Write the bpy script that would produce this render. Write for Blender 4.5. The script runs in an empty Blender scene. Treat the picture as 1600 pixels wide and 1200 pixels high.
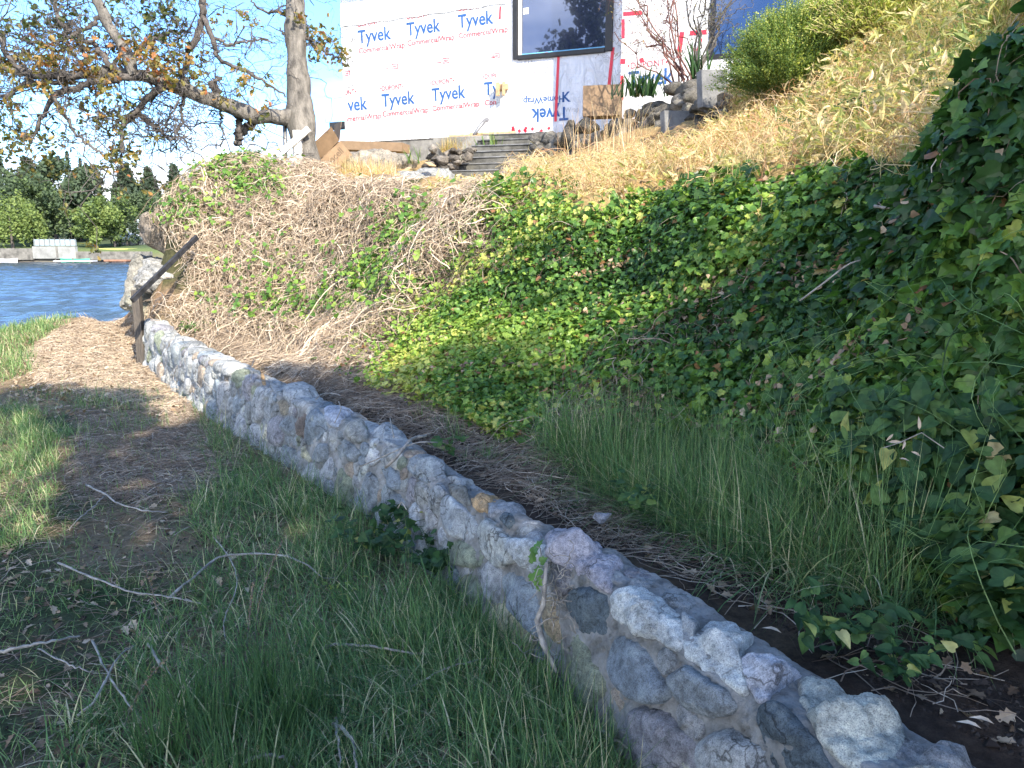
import bpy, math, random
import numpy as np
from mathutils import Vector, Matrix, noise as mnoise
random.seed(7); RNG = np.random.default_rng(7)
S = bpy.context.scene; COL = S.collection
# ------------------------------------------------------------------ camera
CAMH = 1.65; F = 1160.0; PITCH = math.atan(215/F); cp, sp = math.cos(PITCH), math.sin(PITCH)
cam = bpy.data.cameras.new('camera'); co = bpy.data.objects.new('camera', cam); COL.objects.link(co)
co.location = (0, 0, CAMH); co.rotation_euler = (math.pi/2-PITCH, 0, 0)
cam.sensor_width = 36; cam.lens = 36*F/1600; cam.clip_start = .05; cam.clip_end = 3000
S.camera = co
S.render.resolution_x, S.render.resolution_y = 1024, 768
# ------------------------------------------------------------------ sun, sky, exposure
SUN_AZ = Vector((.50, -.87)).normalized(); SUN_EL = math.radians(36)
SD = Vector((SUN_AZ.x*math.cos(SUN_EL), SUN_AZ.y*math.cos(SUN_EL), math.sin(SUN_EL)))
sl = bpy.data.lights.new('sun', 'SUN'); sl.energy = 2.5; sl.angle = math.radians(.55); sl.color = (1, .92, .78)
so = bpy.data.objects.new('sun', sl); COL.objects.link(so); so.rotation_euler = SD.to_track_quat('Z', 'Y').to_euler()
w = bpy.data.worlds.new('World'); S.world = w; w.use_nodes = True
nt = w.node_tree; nt.nodes.clear()
def N(nt, t, **k):
    n = nt.nodes.new(t)
    for a, b in k.items():
        if a in n.inputs.keys(): n.inputs[a].default_value = b
        else: setattr(n, a, b)
    return n
def ramp(nt, stops, interp='LINEAR'):
    n = nt.nodes.new('ShaderNodeValToRGB'); e = n.color_ramp.elements; n.color_ramp.interpolation = interp
    while len(e) < len(stops): e.new(.5)
    for q, (p, c) in zip(e, stops): q.position = p; q.color = (*c, 1) if len(c) == 3 else c
    return n
sky = N(nt, 'ShaderNodeTexSky', sky_type='NISHITA', sun_disc=False, sun_elevation=SUN_EL,
        sun_rotation=math.atan2(SD.x, SD.y), air_density=1.0, dust_density=0, ozone_density=3.0, altitude=1500)
tc = N(nt, 'ShaderNodeTexCoord'); mp = N(nt, 'ShaderNodeMapping'); mp.inputs['Scale'].default_value = (1.4, 1.4, 5)
nz = N(nt, 'ShaderNodeTexNoise', Scale=1.6, Detail=8, Roughness=.6)
sepz = N(nt, 'ShaderNodeSeparateXYZ'); lk = nt.links.new
lk(tc.outputs['Generated'], mp.inputs[0]); lk(mp.outputs[0], nz.inputs['Vector']); lk(tc.outputs['Generated'], sepz.inputs[0])
band = ramp(nt, [(0, (.34,)*3), (.08, (.32,)*3), (.15, (.12,)*3), (.24, (.03,)*3), (.6, (0,)*3)]); lk(sepz.outputs['Z'], band.inputs[0])
add = N(nt, 'ShaderNodeMath', operation='ADD'); lk(nz.outputs[0], add.inputs[0]); y2 = ramp(nt, [(0, (.12,)*3), (.42, (.12,)*3), (.58, (0,)*3)]); y2m = N(nt, 'ShaderNodeMapRange'); y2m.inputs[1].default_value = -1; y2m.inputs[2].default_value = 1; lk(sepz.outputs['Y'], y2m.inputs[0]); lk(y2m.outputs[0], y2.inputs[0]); ad2 = N(nt, 'ShaderNodeMath', operation='ADD'); lk(band.outputs[0], ad2.inputs[0]); lk(y2.outputs[0], ad2.inputs[1]); lk(ad2.outputs[0], add.inputs[1])  # extra cloud cover added behind the camera
cr = ramp(nt, [(.62, (0,)*3), (.86, (1,)*3)]); lk(add.outputs[0], cr.inputs[0])
mixc = N(nt, 'ShaderNodeMixRGB'); yr = ramp(nt, [(0, (13, 13, 13.3)), (.40, (12, 12, 12.3)), (.56, (3.5, 3.6, 3.8))]); ym = N(nt, 'ShaderNodeMapRange'); ym.inputs[1].default_value = -1; ym.inputs[2].default_value = 1; lk(sepz.outputs['Y'], ym.inputs[0]); lk(ym.outputs[0], yr.inputs[0]); lk(yr.outputs[0], mixc.inputs[2])  # unseen clouds behind the camera made bright, added to fill the shade
tn0 = N(nt, 'ShaderNodeMixRGB', blend_type='MULTIPLY'); tn0.inputs[0].default_value = 1; tn0.inputs[2].default_value = (.64, .87, 1.04, 1); lk(sky.outputs[0], tn0.inputs[1]); lk(cr.outputs[0], mixc.inputs[0]); lk(tn0.outputs[0], mixc.inputs[1])
bg = N(nt, 'ShaderNodeBackground', Strength=.105); lk(mixc.outputs[0], bg.inputs[0])
wo = N(nt, 'ShaderNodeOutputWorld'); lk(bg.outputs[0], wo.inputs[0])
S.view_settings.view_transform = 'Standard'; S.view_settings.look = 'None'
S.view_settings.exposure = 2.33; S.view_settings.gamma = 1
S.render.engine = 'CYCLES'
# ------------------------------------------------------------------ pixel <-> world helpers
def ray(px, py):
    u = (px-800)/F; v = (600-py)/F
    return np.array([u, cp+v*sp, -sp+v*cp])
def P(px, py, t): return np.array([0, 0, CAMH])+t*ray(px, py)
def HZ(px, py, z):
    d = ray(px, py); return P(px, py, (z-CAMH)/d[2])
def proj(V):
    V = np.asarray(V, float); X = V[..., 0]; Y = V[..., 1]; Z = V[..., 2]-CAMH
    f = Y*cp-Z*sp; u = Y*sp+Z*cp; f = np.where(f < .05, .05, f)
    return 800+F*X/f, 600-F*u/f, f
def inpoly(px, py, poly):
    px = np.asarray(px); py = np.asarray(py); c = np.zeros(px.shape, bool); n = len(poly)
    for i in range(n):
        x1, y1 = poly[i]; x2, y2 = poly[(i+1) % n]
        if y1 == y2: continue
        k = ((y1 > py) != (y2 > py)) & (px < (x2-x1)*(py-y1)/(y2-y1)+x1); c ^= k
    return c
_tab = np.random.default_rng(3).random((256, 256))
def vn(x, y, s=1.0, seed=0):
    x = np.asarray(x)*s+seed*17.3+1000; y = np.asarray(y)*s+seed*7.7+1000
    xi = np.floor(x).astype(int); yi = np.floor(y).astype(int); fx = x-xi; fy = y-yi
    fx = fx*fx*(3-2*fx); fy = fy*fy*(3-2*fy)
    g = lambda a, b: _tab[a % 256, b % 256]
    return (g(xi, yi)*(1-fx)+g(xi+1, yi)*fx)*(1-fy)+(g(xi, yi+1)*(1-fx)+g(xi+1, yi+1)*fx)*fy
def fbm(x, y, s=1.0, seed=0, o=4):
    r = 0; a = .5
    for i in range(o): r = r+a*vn(x, y, s*2**i, seed+i); a *= .5
    return r/(1-.5**o)
# ------------------------------------------------------------------ object helpers
def meta(o, label=None, cat=None, group=None, kind=None):
    if label: o['label'] = label
    if cat: o['category'] = cat
    if group: o['group'] = group
    if kind: o['kind'] = kind
    return o
def empty(name, loc, label, cat, group=None):
    o = bpy.data.objects.new(name, None); COL.objects.link(o); o.location = [float(a) for a in loc]; o.empty_display_size = .1
    return meta(o, label, cat, group)
def fast(name, V, Fc, mat, parent=None, attr=None, smooth=False, cols=None):
    V = np.asarray(V, np.float32); Fc = np.asarray(Fc, np.int32)
    if parent is not None:
        off = np.array(parent_world(parent), np.float32); V = V-off
    me = bpy.data.meshes.new(name); n = len(V); m, k = Fc.shape
    me.vertices.add(n); me.vertices.foreach_set('co', V.ravel())
    me.loops.add(m*k); me.loops.foreach_set('vertex_index', Fc.ravel())
    me.polygons.add(m); me.polygons.foreach_set('loop_start', np.arange(0, m*k, k, dtype=np.int32))
    me.polygons.foreach_set('use_smooth', np.full(m, smooth))
    me.update(calc_edges=True)
    if attr is not None:
        a = me.attributes.new('tint', 'FLOAT', 'POINT'); a.data.foreach_set('value', np.asarray(attr, np.float32))
    if cols is not None:
        a = me.attributes.new('base', 'FLOAT_COLOR', 'POINT')
        c = np.ones((n, 4), np.float32); c[:, :3] = cols; a.data.foreach_set('color', c.ravel())
    me.materials.append(mat)
    o = bpy.data.objects.new(name, me); COL.objects.link(o)
    if parent is not None: o.parent = parent
    return o
def parent_world(o):
    x = np.array(o.location); 
    while o.parent: o = o.parent; x = x+np.array(o.location)
    return x
class MB:
    def __init__(s): s.v = []; s.f = []
    def add(s, V, Fs):
        b = len(s.v); s.v += [tuple(map(float, p)) for p in V]; s.f += [tuple(int(i)+b for i in f) for f in Fs]; return s
    def box(s, c, half, ex=(1, 0, 0), ey=(0, 1, 0), ez=(0, 0, 1), jit=0):
        c = np.array(c, float); ax = [np.array(a, float)*h for a, h in zip((ex, ey, ez), half)]
        V = [c+sx*ax[0]+sy*ax[1]+sz*ax[2]+(RNG.normal(0, jit, 3) if jit else 0) for sx in (-1, 1) for sy in (-1, 1) for sz in (-1, 1)]
        return s.add(V, [(0, 1, 3, 2), (4, 6, 7, 5), (0, 4, 5, 1), (2, 3, 7, 6), (0, 2, 6, 4), (1, 5, 7, 3)])
    def tube(s, path, rad, n=8, caps=True):
        V, Fs = tubeVF(path, rad, n); 
        if caps: Fs = [tuple(f) for f in Fs]+[tuple(range(n))[::-1], tuple(range(len(V)-n, len(V)))]
        return s.add(V, Fs)
    def build(s, name, mat, parent=None, bevel=0, smooth=False, seg=2):
        me = bpy.data.meshes.new(name); V = np.array(s.v)
        if parent is not None: V = V-parent_world(parent)
        me.from_pydata(V.tolist(), [], s.f); me.materials.append(mat)
        if smooth: me.polygons.foreach_set('use_smooth', [True]*len(me.polygons))
        me.update()
        o = bpy.data.objects.new(name, me); COL.objects.link(o)
        if parent is not None: o.parent = parent
        if bevel:
            md = o.modifiers.new('bevel', 'BEVEL'); md.width = bevel; md.segments = seg; md.limit_method = 'ANGLE'
        return o
def tubeVF(path, rad, n=6):
    path = np.asarray(path, float); k = len(path); rad = np.broadcast_to(rad, (k,))
    T = np.gradient(path, axis=0); T /= np.linalg.norm(T, axis=1)[:, None]+1e-9
    a = np.array([.13, .31, .94]) if abs(T[0, 2]) < .8 else np.array([.9, .3, .1])
    U = np.cross(T, a); U /= np.linalg.norm(U, axis=1)[:, None]+1e-9; W = np.cross(T, U)
    th = np.arange(n)*2*math.pi/n
    V = path[:, None]+rad[:, None, None]*(np.cos(th)[None, :, None]*U[:, None]+np.sin(th)[None, :, None]*W[:, None])
    i = np.arange(k-1)[:, None]*n; j = np.arange(n)[None]; j2 = (j+1) % n
    Fq = np.stack([i+j, i+j2, i+n+j2, i+n+j], -1).reshape(-1, 4)
    return V.reshape(-1, 3), Fq
def tubes(paths, rads, n=3):
    """paths (m,k,3) rads (m,k) -> V,F of m thin tubes"""
    m, k, _ = paths.shape
    T = np.gradient(paths, axis=1); T /= np.linalg.norm(T, axis=2)[..., None]+1e-9
    a = np.array([.3, .2, .93]); U = np.cross(T, a); U /= np.linalg.norm(U, axis=2)[..., None]+1e-9; W = np.cross(T, U)
    th = np.arange(n)*2*math.pi/n
    V = paths[:, :, None]+rads[:, :, None, None]*(np.cos(th)[:, None]*U[:, :, None]+np.sin(th)[:, None]*W[:, :, None])
    b = (np.arange(m)*k*n)[:, None, None]; i = (np.arange(k-1)*n)[None, :, None]; j = np.arange(n)[None, None]; j2 = (j+1) % n
    Fq = np.stack([b+i+j, b+i+j2, b+i+n+j2, b+i+n+j], -1).reshape(-1, 4)
    return V.reshape(-1, 3), Fq
def spread(tV, tF, pos, M, scale):
    """copy template tV,tF to pos with (m,3,3) frames M (rows=axes) and scale"""
    m = len(pos); k = len(tV)
    V = np.einsum('ka,mab->mkb', tV, M)*scale[:, None, None]+pos[:, None]
    Fq = tF[None]+(np.arange(m)*k)[:, None, None]
    return V.reshape(-1, 3), Fq.reshape(-1, tF.shape[1])
def frames(nrm, spin, updir=None):
    """rows: x(side) y(leaf axis) z(normal)"""
    z = nrm/(np.linalg.norm(nrm, axis=1)[:, None]+1e-9)
    a = np.where(np.abs(z[:, 2:3]) < .9, np.array([[0, 0, 1.]]), np.array([[0, 1., 0]]))
    x = np.cross(a, z); x /= np.linalg.norm(x, axis=1)[:, None]+1e-9; y = np.cross(z, x)
    c = np.cos(spin)[:, None]; s = np.sin(spin)[:, None]
    return np.stack([x*c+y*s, -x*s+y*c, z], 1)
def blades(pos, ang, h, wd, lean, curl=1.0, seg=4):
    """grass blades: strips of seg quads"""
    m = len(pos); t = np.linspace(0, 1, seg+1)
    d = np.stack([np.cos(ang), np.sin(ang), np.zeros(m)], 1); side = np.stack([-np.sin(ang), np.cos(ang), np.zeros(m)], 1)
    a = lean[:, None]+curl*lean[:, None]*t[None]**1.5*1.2          # angle from vertical along blade
    a = np.minimum(a, 2.1)
    st = (h/seg)[:, None]
    x = np.cumsum(np.sin(a)*st, 1)-np.sin(a[:, :1])*st; z = np.cumsum(np.cos(a)*st, 1)-np.cos(a[:, :1])*st
    C = pos[:, None]+d[:, None]*x[..., None]; C[..., 2] += z
    tw = (RNG.random(m)*.9)[:, None]*t[None]
    sd = side[:, None]*np.cos(tw)[..., None]+d[:, None]*np.sin(tw)[..., None]
    ww = (wd[:, None]*(1-t[None]**2*.93))[..., None]*.5
    V = np.stack([C-sd*ww, C+sd*ww], 2).reshape(-1, 3)
    b = (np.arange(m)*2*(seg+1))[:, None]; i = np.arange(seg)[None]*2
    Fq = np.stack([b+i, b+i+1, b+i+3, b+i+2], -1).reshape(-1, 4)
    return V, Fq
def rep(a, k): return np.repeat(a, k)
# ------------------------------------------------------------------ materials
def mat(name):
    m = bpy.data.materials.new(name); m.use_nodes = True; t = m.node_tree; t.nodes.clear()
    o = t.nodes.new('ShaderNodeOutputMaterial'); b = t.nodes.new('ShaderNodeBsdfPrincipled'); t.links.new(b.outputs[0], o.inputs[0])
    return m, t, b, o
def leafmat(name, stops, rough=.5, trans=.3, spec=.4, interp='LINEAR'):
    m, t, b, o = mat(name); L = t.links.new
    at = N(t, 'ShaderNodeAttribute', attribute_name='tint'); r = ramp(t, stops, interp); L(at.outputs['Fac'], r.inputs[0])
    tn = N(t, 'ShaderNodeTexCoord'); n1 = N(t, 'ShaderNodeTexNoise', Scale=35.0, Detail=2); L(tn.outputs['Object'], n1.inputs['Vector'])
    mr = N(t, 'ShaderNodeMapRange'); mr.inputs[1].default_value = .3; mr.inputs[2].default_value = .7; mr.inputs[3].default_value = .75; mr.inputs[4].default_value = 1.25; L(n1.outputs[0], mr.inputs[0])
    mx = N(t, 'ShaderNodeMixRGB', blend_type='MULTIPLY'); mx.inputs[0].default_value = 1; L(r.outputs[0], mx.inputs[1]); L(mr.outputs[0], mx.inputs[2])
    L(mx.outputs[0], b.inputs['Base Color']); b.inputs['Roughness'].default_value = rough; b.inputs['Specular IOR Level'].default_value = spec
    if trans > 0:
        tr = t.nodes.new('ShaderNodeBsdfTranslucent'); ga = N(t, 'ShaderNodeMixRGB', blend_type='MULTIPLY'); ga.inputs[0].default_value = 1; ga.inputs[2].default_value = (1.5, 1.6, .7, 1)
        L(mx.outputs[0], ga.inputs[1]); L(ga.outputs[0], tr.inputs[0]); ms = t.nodes.new('ShaderNodeMixShader'); ms.inputs[0].default_value = trans
        L(b.outputs[0], ms.inputs[1]); L(tr.outputs[0], ms.inputs[2]); L(ms.outputs[0], o.inputs[0])
    return m
def plain(name, col, rough=.7, var=.25, scale=8, bump=.3, bscale=40, metal=0, col2=None, spec=.4, stretch=(1, 1, 1), bdist=.01):
    m, t, b, o = mat(name); L = t.links.new
    tn = N(t, 'ShaderNodeTexCoord'); mpn = N(t, 'ShaderNodeMapping'); mpn.inputs['Scale'].default_value = stretch; L(tn.outputs['Object'], mpn.inputs[0])
    n1 = N(t, 'ShaderNodeTexNoise', Scale=scale, Detail=6, Roughness=.65); L(mpn.outputs[0], n1.inputs['Vector'])
    c2 = col2 or tuple(c*(1-var*1.6) for c in col); c1 = tuple(min(1, c*(1+var*.6)) for c in col)
    r = ramp(t, [(.32, c2), (.68, c1)]); L(n1.outputs[0], r.inputs[0]); L(r.outputs[0], b.inputs['Base Color'])
    n2 = N(t, 'ShaderNodeTexNoise', Scale=bscale, Detail=8, Roughness=.7); L(mpn.outputs[0], n2.inputs['Vector'])
    bp = N(t, 'ShaderNodeBump', Strength=bump, Distance=bdist); L(n2.outputs[0], bp.inputs['Height']); L(bp.outputs[0], b.inputs['Normal'])
    b.inputs['Roughness'].default_value = rough; b.inputs['Metallic'].default_value = metal; b.inputs['Specular IOR Level'].default_value = spec
    return m
def stonemat(name):
    m, t, b, o = mat(name); L = t.links.new
    at = N(t, 'ShaderNodeAttribute', attribute_name='base'); tn = N(t, 'ShaderNodeTexCoord')
    big = N(t, 'ShaderNodeTexNoise', Scale=9.0, Detail=7, Roughness=.7); L(tn.outputs['Object'], big.inputs['Vector'])
    r1 = ramp(t, [(.3, (.42, .43, .42)), (.5, (.95, .95, .95)), (.68, (1.35, 1.32, 1.25))]); L(big.outputs[0], r1.inputs[0])
    m1 = N(t, 'ShaderNodeMixRGB', blend_type='MULTIPLY'); m1.inputs[0].default_value = 1; L(at.outputs['Color'], m1.inputs[1]); L(r1.outputs[0], m1.inputs[2])
    sp_ = N(t, 'ShaderNodeTexNoise', Scale=260.0, Detail=3, Roughness=.8); L(tn.outputs['Object'], sp_.inputs['Vector'])
    r2 = ramp(t, [(.38, (.30, .30, .32)), (.47, (1, 1, 1)), (.60, (1.25, 1.25, 1.25))]); L(sp_.outputs[0], r2.inputs[0])
    m2 = N(t, 'ShaderNodeMixRGB', blend_type='MULTIPLY'); m2.inputs[0].default_value = .7; L(m1.outputs[0], m2.inputs[1]); L(r2.outputs[0], m2.inputs[2])
    li = N(t, 'ShaderNodeTexNoise', Scale=5.5, Detail=10, Roughness=.78); mpn = N(t, 'ShaderNodeMapping'); mpn.inputs['Location'].default_value = (3.1, 7.7, 1.3)
    L(tn.outputs['Object'], mpn.inputs[0]); L(mpn.outputs[0], li.inputs['Vector'])
    r3 = ramp(t, [(.60, (0,)*3), (.66, (.75,)*3)]); L(li.outputs[0], r3.inputs[0])
    m3 = N(t, 'ShaderNodeMixRGB'); m3.inputs[2].default_value = (.5, .5, .38, 1); L(r3.outputs[0], m3.inputs[0]); L(m2.outputs[0], m3.inputs[1])
    mo = N(t, 'ShaderNodeTexNoise', Scale=3.0, Detail=9, Roughness=.75); L(tn.outputs['Object'], mo.inputs['Vector'])
    r4 = ramp(t, [(.58, (0,)*3), (.72, (.5,)*3)]); L(mo.outputs[0], r4.inputs[0])
    m4 = N(t, 'ShaderNodeMixRGB'); m4.inputs[2].default_value = (.13, .135, .09, 1); L(r4.outputs[0], m4.inputs[0]); L(m3.outputs[0], m4.inputs[1])
    cn = N(t, 'ShaderNodeTexNoise', Scale=14.0, Detail=4); L(tn.outputs['Object'], cn.inputs['Vector']); cm = N(t, 'ShaderNodeMixRGB', blend_type='ADD'); cm.inputs[0].default_value = .12; L(tn.outputs['Object'], cm.inputs[1]); L(cn.outputs[1], cm.inputs[2])
    vo = N(t, 'ShaderNodeTexVoronoi', feature='DISTANCE_TO_EDGE', Scale=7.5); L(cm.outputs[0], vo.inputs['Vector']); rc = ramp(t, [(.0, (.22, .2, .18)), (.018, (.5, .5, .5)), (.04, (1, 1, 1))]); L(vo.outputs[0], rc.inputs[0])
    mk_ = N(t, 'ShaderNodeTexNoise', Scale=4.0, Detail=2); L(mpn.outputs[0], mk_.inputs['Vector']); rm_ = ramp(t, [(.5, (0,)*3), (.58, (.9,)*3)]); L(mk_.outputs[0], rm_.inputs[0])
    n40 = N(t, 'ShaderNodeTexNoise', Scale=38.0, Detail=5, Roughness=.7); L(tn.outputs['Object'], n40.inputs['Vector']); r40 = ramp(t, [(.35, (.55, .55, .54)), (.5, (1, 1, 1)), (.66, (1.3, 1.3, 1.27))]); L(n40.outputs[0], r40.inputs[0])
    m5 = N(t, 'ShaderNodeMixRGB', blend_type='MULTIPLY'); L(rm_.outputs[0], m5.inputs[0]); L(m4.outputs[0], m5.inputs[1]); L(rc.outputs[0], m5.inputs[2]); m6 = N(t, 'ShaderNodeMixRGB', blend_type='MULTIPLY'); m6.inputs[0].default_value = .85; L(m5.outputs[0], m6.inputs[1]); L(r40.outputs[0], m6.inputs[2])
    L(m6.outputs[0], b.inputs['Base Color']); b.inputs['Roughness'].default_value = .85; b.inputs['Specular IOR Level'].default_value = .25
    nb = N(t, 'ShaderNodeTexNoise', Scale=70.0, Detail=10, Roughness=.75); L(tn.outputs['Object'], nb.inputs['Vector'])
    bp = N(t, 'ShaderNodeBump', Strength=1.0, Distance=.025); L(nb.outputs[0], bp.inputs['Height']); L(bp.outputs[0], b.inputs['Normal'])
    return m
M = {}
M['stone'] = stonemat('stone'); 
M['mortar'] = plain('mortar', (.37, .365, .35), .95, .35, 9, 1.0, 60, col2=(.13, .128, .115), bdist=.03)
M['ivy'] = leafmat('ivy leaves', [(0, (.018, .045, .014)), (.3, (.038, .09, .022)), (.6, (.095, .19, .035)), (.8, (.24, .34, .06)), (.9, (.44, .44, .12)), (.945, (.26, .16, .07)), (1, (.24, .10, .05))], .38, .3, .3)
M['weed'] = leafmat('weed leaves', [(0, (.022, .05, .022)), (.5, (.045, .10, .032)), (.85, (.12, .19, .05)), (.95, (.30, .32, .08)), (1, (.42, .36, .2))], .5, .3, .2)
M['grass'] = leafmat('grass blades', [(0, (.045, .085, .04)), (.45, (.115, .205, .082)), (.75, (.23, .31, .125)), (.9, (.44, .40, .25)), (1, (.56, .48, .34))], .6, .35, .12)
M['drygrass'] = leafmat('dry hill grass', [(0, (.14, .19, .06)), (.25, (.36, .36, .13)), (.5, (.58, .46, .26)), (.72, (.64, .47, .30)), (.86, (.40, .20, .10)), (1, (.80, .70, .52))], .6, .35, .25)
M['vine'] = leafmat('dry vines', [(0, (.09, .06, .04)), (.35, (.27, .20, .14)), (.75, (.46, .37, .27)), (1, (.60, .51, .41))], .75, 0, .2)
M['twig'] = leafmat('dead twigs', [(0, (.06, .04, .028)), (.45, (.18, .13, .095)), (.8, (.33, .265, .20)), (1, (.50, .43, .34))], .8, 0, .15)
M['litter'] = leafmat('dead leaves', [(0, (.08, .05, .03)), (.4, (.22, .15, .095)), (.7, (.40, .30, .20)), (1, (.52, .42, .32))], .7, .1, .2)
M['stick'] = plain('weathered twig', (.36, .32, .27), .8, .4, 20, .5, 80)
M['bark'] = plain('oak bark', (.19, .17, .145), .9, .45, 9, 1.0, 22, stretch=(1, 1, .35), bdist=.04)
M['twigbark'] = plain('twig bark', (.11, .095, .085), .9, .4, 9, .5, 50)
M['oakleaf'] = leafmat('oak leaves', [(0, (.035, .05, .015)), (.35, (.09, .10, .025)), (.6, (.22, .17, .045)), (.8, (.32, .16, .05)), (1, (.30, .10, .04))], .5, .3, .35)
M['concrete'] = plain('concrete', (.22, .21, .19), .9, .35, 3, .6, 60)
M['slab'] = plain('concrete slab', (.17, .17, .17), .9, .35, 4, .6, 50)
M['rock'] = stonemat('rock')
M['postwood'] = plain('painted post wood', (.085, .07, .055), .7, .5, 12, .6, 40, col2=(.03, .026, .024), stretch=(6, 6, .6))
M['railwood'] = plain('dark rail', (.03, .03, .034), .55, .5, 12, .5, 60)
M['card'] = plain('cardboard', (.24, .16, .095), .85, .15, 6, .2, 30)
M['cardprint'] = plain('box print', (.12, .08, .05), .8, .1, 6, 0, 30)
M['lumber'] = plain('lumber', (.50, .34, .19), .75, .3, 10, .3, 60, stretch=(1, 8, 1))
M['whitewood'] = plain('white painted wood', (.7, .68, .64), .6, .15, 10, .2, 40)
M['black'] = plain('black trim', (.012, .012, .014), .45, .2, 10, .1, 40)
M['metalpipe'] = plain('grey pipe', (.22, .22, .23), .4, .2, 10, .1, 40, metal=.4)
def wrapmat(name, col, grid=False):
    m, t, b, o = mat(name); L = t.links.new; tn = N(t, 'ShaderNodeTexCoord')
    mpn = N(t, 'ShaderNodeMapping'); mpn.inputs['Rotation'].default_value = (0, .5, 0); mpn.inputs['Scale'].default_value = (1.2, 1.2, .45); L(tn.outputs['Object'], mpn.inputs[0])
    n2 = N(t, 'ShaderNodeTexNoise', Scale=3.4, Detail=6, Roughness=.6, Distortion=1.2); L(mpn.outputs[0], n2.inputs['Vector'])
    ab = N(t, 'ShaderNodeMath', operation='SUBTRACT'); ab.inputs[1].default_value = .5; L(n2.outputs[0], ab.inputs[0]); a2 = N(t, 'ShaderNodeMath', operation='ABSOLUTE'); L(ab.outputs[0], a2.inputs[0]); bp = N(t, 'ShaderNodeBump', Strength=.9, Distance=.22); L(a2.outputs[0], bp.inputs['Height']); L(bp.outputs[0], b.inputs['Normal'])
    b.inputs['Base Color'].default_value = (*col, 1); b.inputs['Roughness'].default_value = .55
    if grid:
        br = N(t, 'ShaderNodeTexBrick', Scale=1.0); br.offset = 0; br.inputs['Mortar Size'].default_value = .006; br.inputs['Brick Width'].default_value = .2; br.inputs['Row Height'].default_value = .2
        br.inputs['Color1'].default_value = br.inputs['Color2'].default_value = (*col, 1); br.inputs['Mortar'].default_value = (.64, .65, .71, 1)
        sx = N(t, 'ShaderNodeSeparateXYZ'); cx = N(t, 'ShaderNodeCombineXYZ'); L(tn.outputs['Object'], sx.inputs[0]); L(sx.outputs['X'], cx.inputs['X']); L(sx.outputs['Z'], cx.inputs['Y']); L(cx.outputs[0], br.inputs['Vector'])
        L(br.outputs[0], b.inputs['Base Color'])
    return m
M['wrap'] = wrapmat('building wrap', (.70, .70, .70)); M['wrapgrid'] = wrapmat('gridded wrap', (.68, .68, .72), True)
M['printblue'] = plain('blue print', (.02, .085, .26), .6, .08, 3, 0); M['printred'] = plain('red print', (.40, .05, .07), .6, .08, 3, 0)
M['printgrey'] = plain('faint print', (.45, .45, .48), .6, .08, 3, 0); M['tape'] = plain('red tape', (.62, .025, .05), .4, .1, 3, 0)
m, t, b, o = mat('window glass'); M['glass'] = m
gl = N(t, 'ShaderNodeBsdfGlossy', Roughness=.015); gl.inputs[0].default_value = (.5, .58, .8, 1); b.inputs['Base Color'].default_value = (.008, .014, .04, 1); b.inputs['Roughness'].default_value = .1
ms = t.nodes.new('ShaderNodeMixShader'); ms.inputs[0].default_value = .12; t.links.new(b.outputs[0], ms.inputs[1]); t.links.new(gl.outputs[0], ms.inputs[2]); t.links.new(ms.outputs[0], o.inputs[0])
# ground: per-vertex colours of what covers the soil, with a sunlit patch painted in
m, t, b, o = mat('ground'); M['ground'] = m; L = t.links.new
at = N(t, 'ShaderNodeAttribute', attribute_name='base'); tn = N(t, 'ShaderNodeTexCoord')
n1 = N(t, 'ShaderNodeTexNoise', Scale=22.0, Detail=10, Roughness=.8); L(tn.outputs['Object'], n1.inputs['Vector'])
r = ramp(t, [(.3, (.4, .4, .4)), (.5, (.9, .9, .9)), (.7, (1.6, 1.55, 1.5))]); L(n1.outputs[0], r.inputs[0])
mx = N(t, 'ShaderNodeMixRGB', blend_type='MULTIPLY'); mx.inputs[0].default_value = 1; L(at.outputs['Color'], mx.inputs[1]); L(r.outputs[0], mx.inputs[2]); L(mx.outputs[0], b.inputs['Base Color'])
bp = N(t, 'ShaderNodeBump', Strength=.9, Distance=.03); L(n1.outputs[0], bp.inputs['Height']); L(bp.outputs[0], b.inputs['Normal']); b.inputs['Roughness'].default_value = 1; b.inputs['Specular IOR Level'].default_value = .1
m, t, b, o = mat('water'); M['water'] = m; L = t.links.new
tn = N(t, 'ShaderNodeTexCoord'); mpn = N(t, 'ShaderNodeMapping'); mpn.inputs['Scale'].default_value = (.3, .8, 1); L(tn.outputs['Object'], mpn.inputs[0])
n1 = N(t, 'ShaderNodeTexNoise', Scale=.9, Detail=9, Roughness=.78); L(mpn.outputs[0], n1.inputs['Vector'])
bp = N(t, 'ShaderNodeBump', Strength=.6, Distance=.3); L(n1.outputs[0], bp.inputs['Height']); L(bp.outputs[0], b.inputs['Normal'])
b.inputs['Base Color'].default_value = (.045, .055, .07, 1); b.inputs['Roughness'].default_value = .12; b.inputs['IOR'].default_value = 1.33
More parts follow.
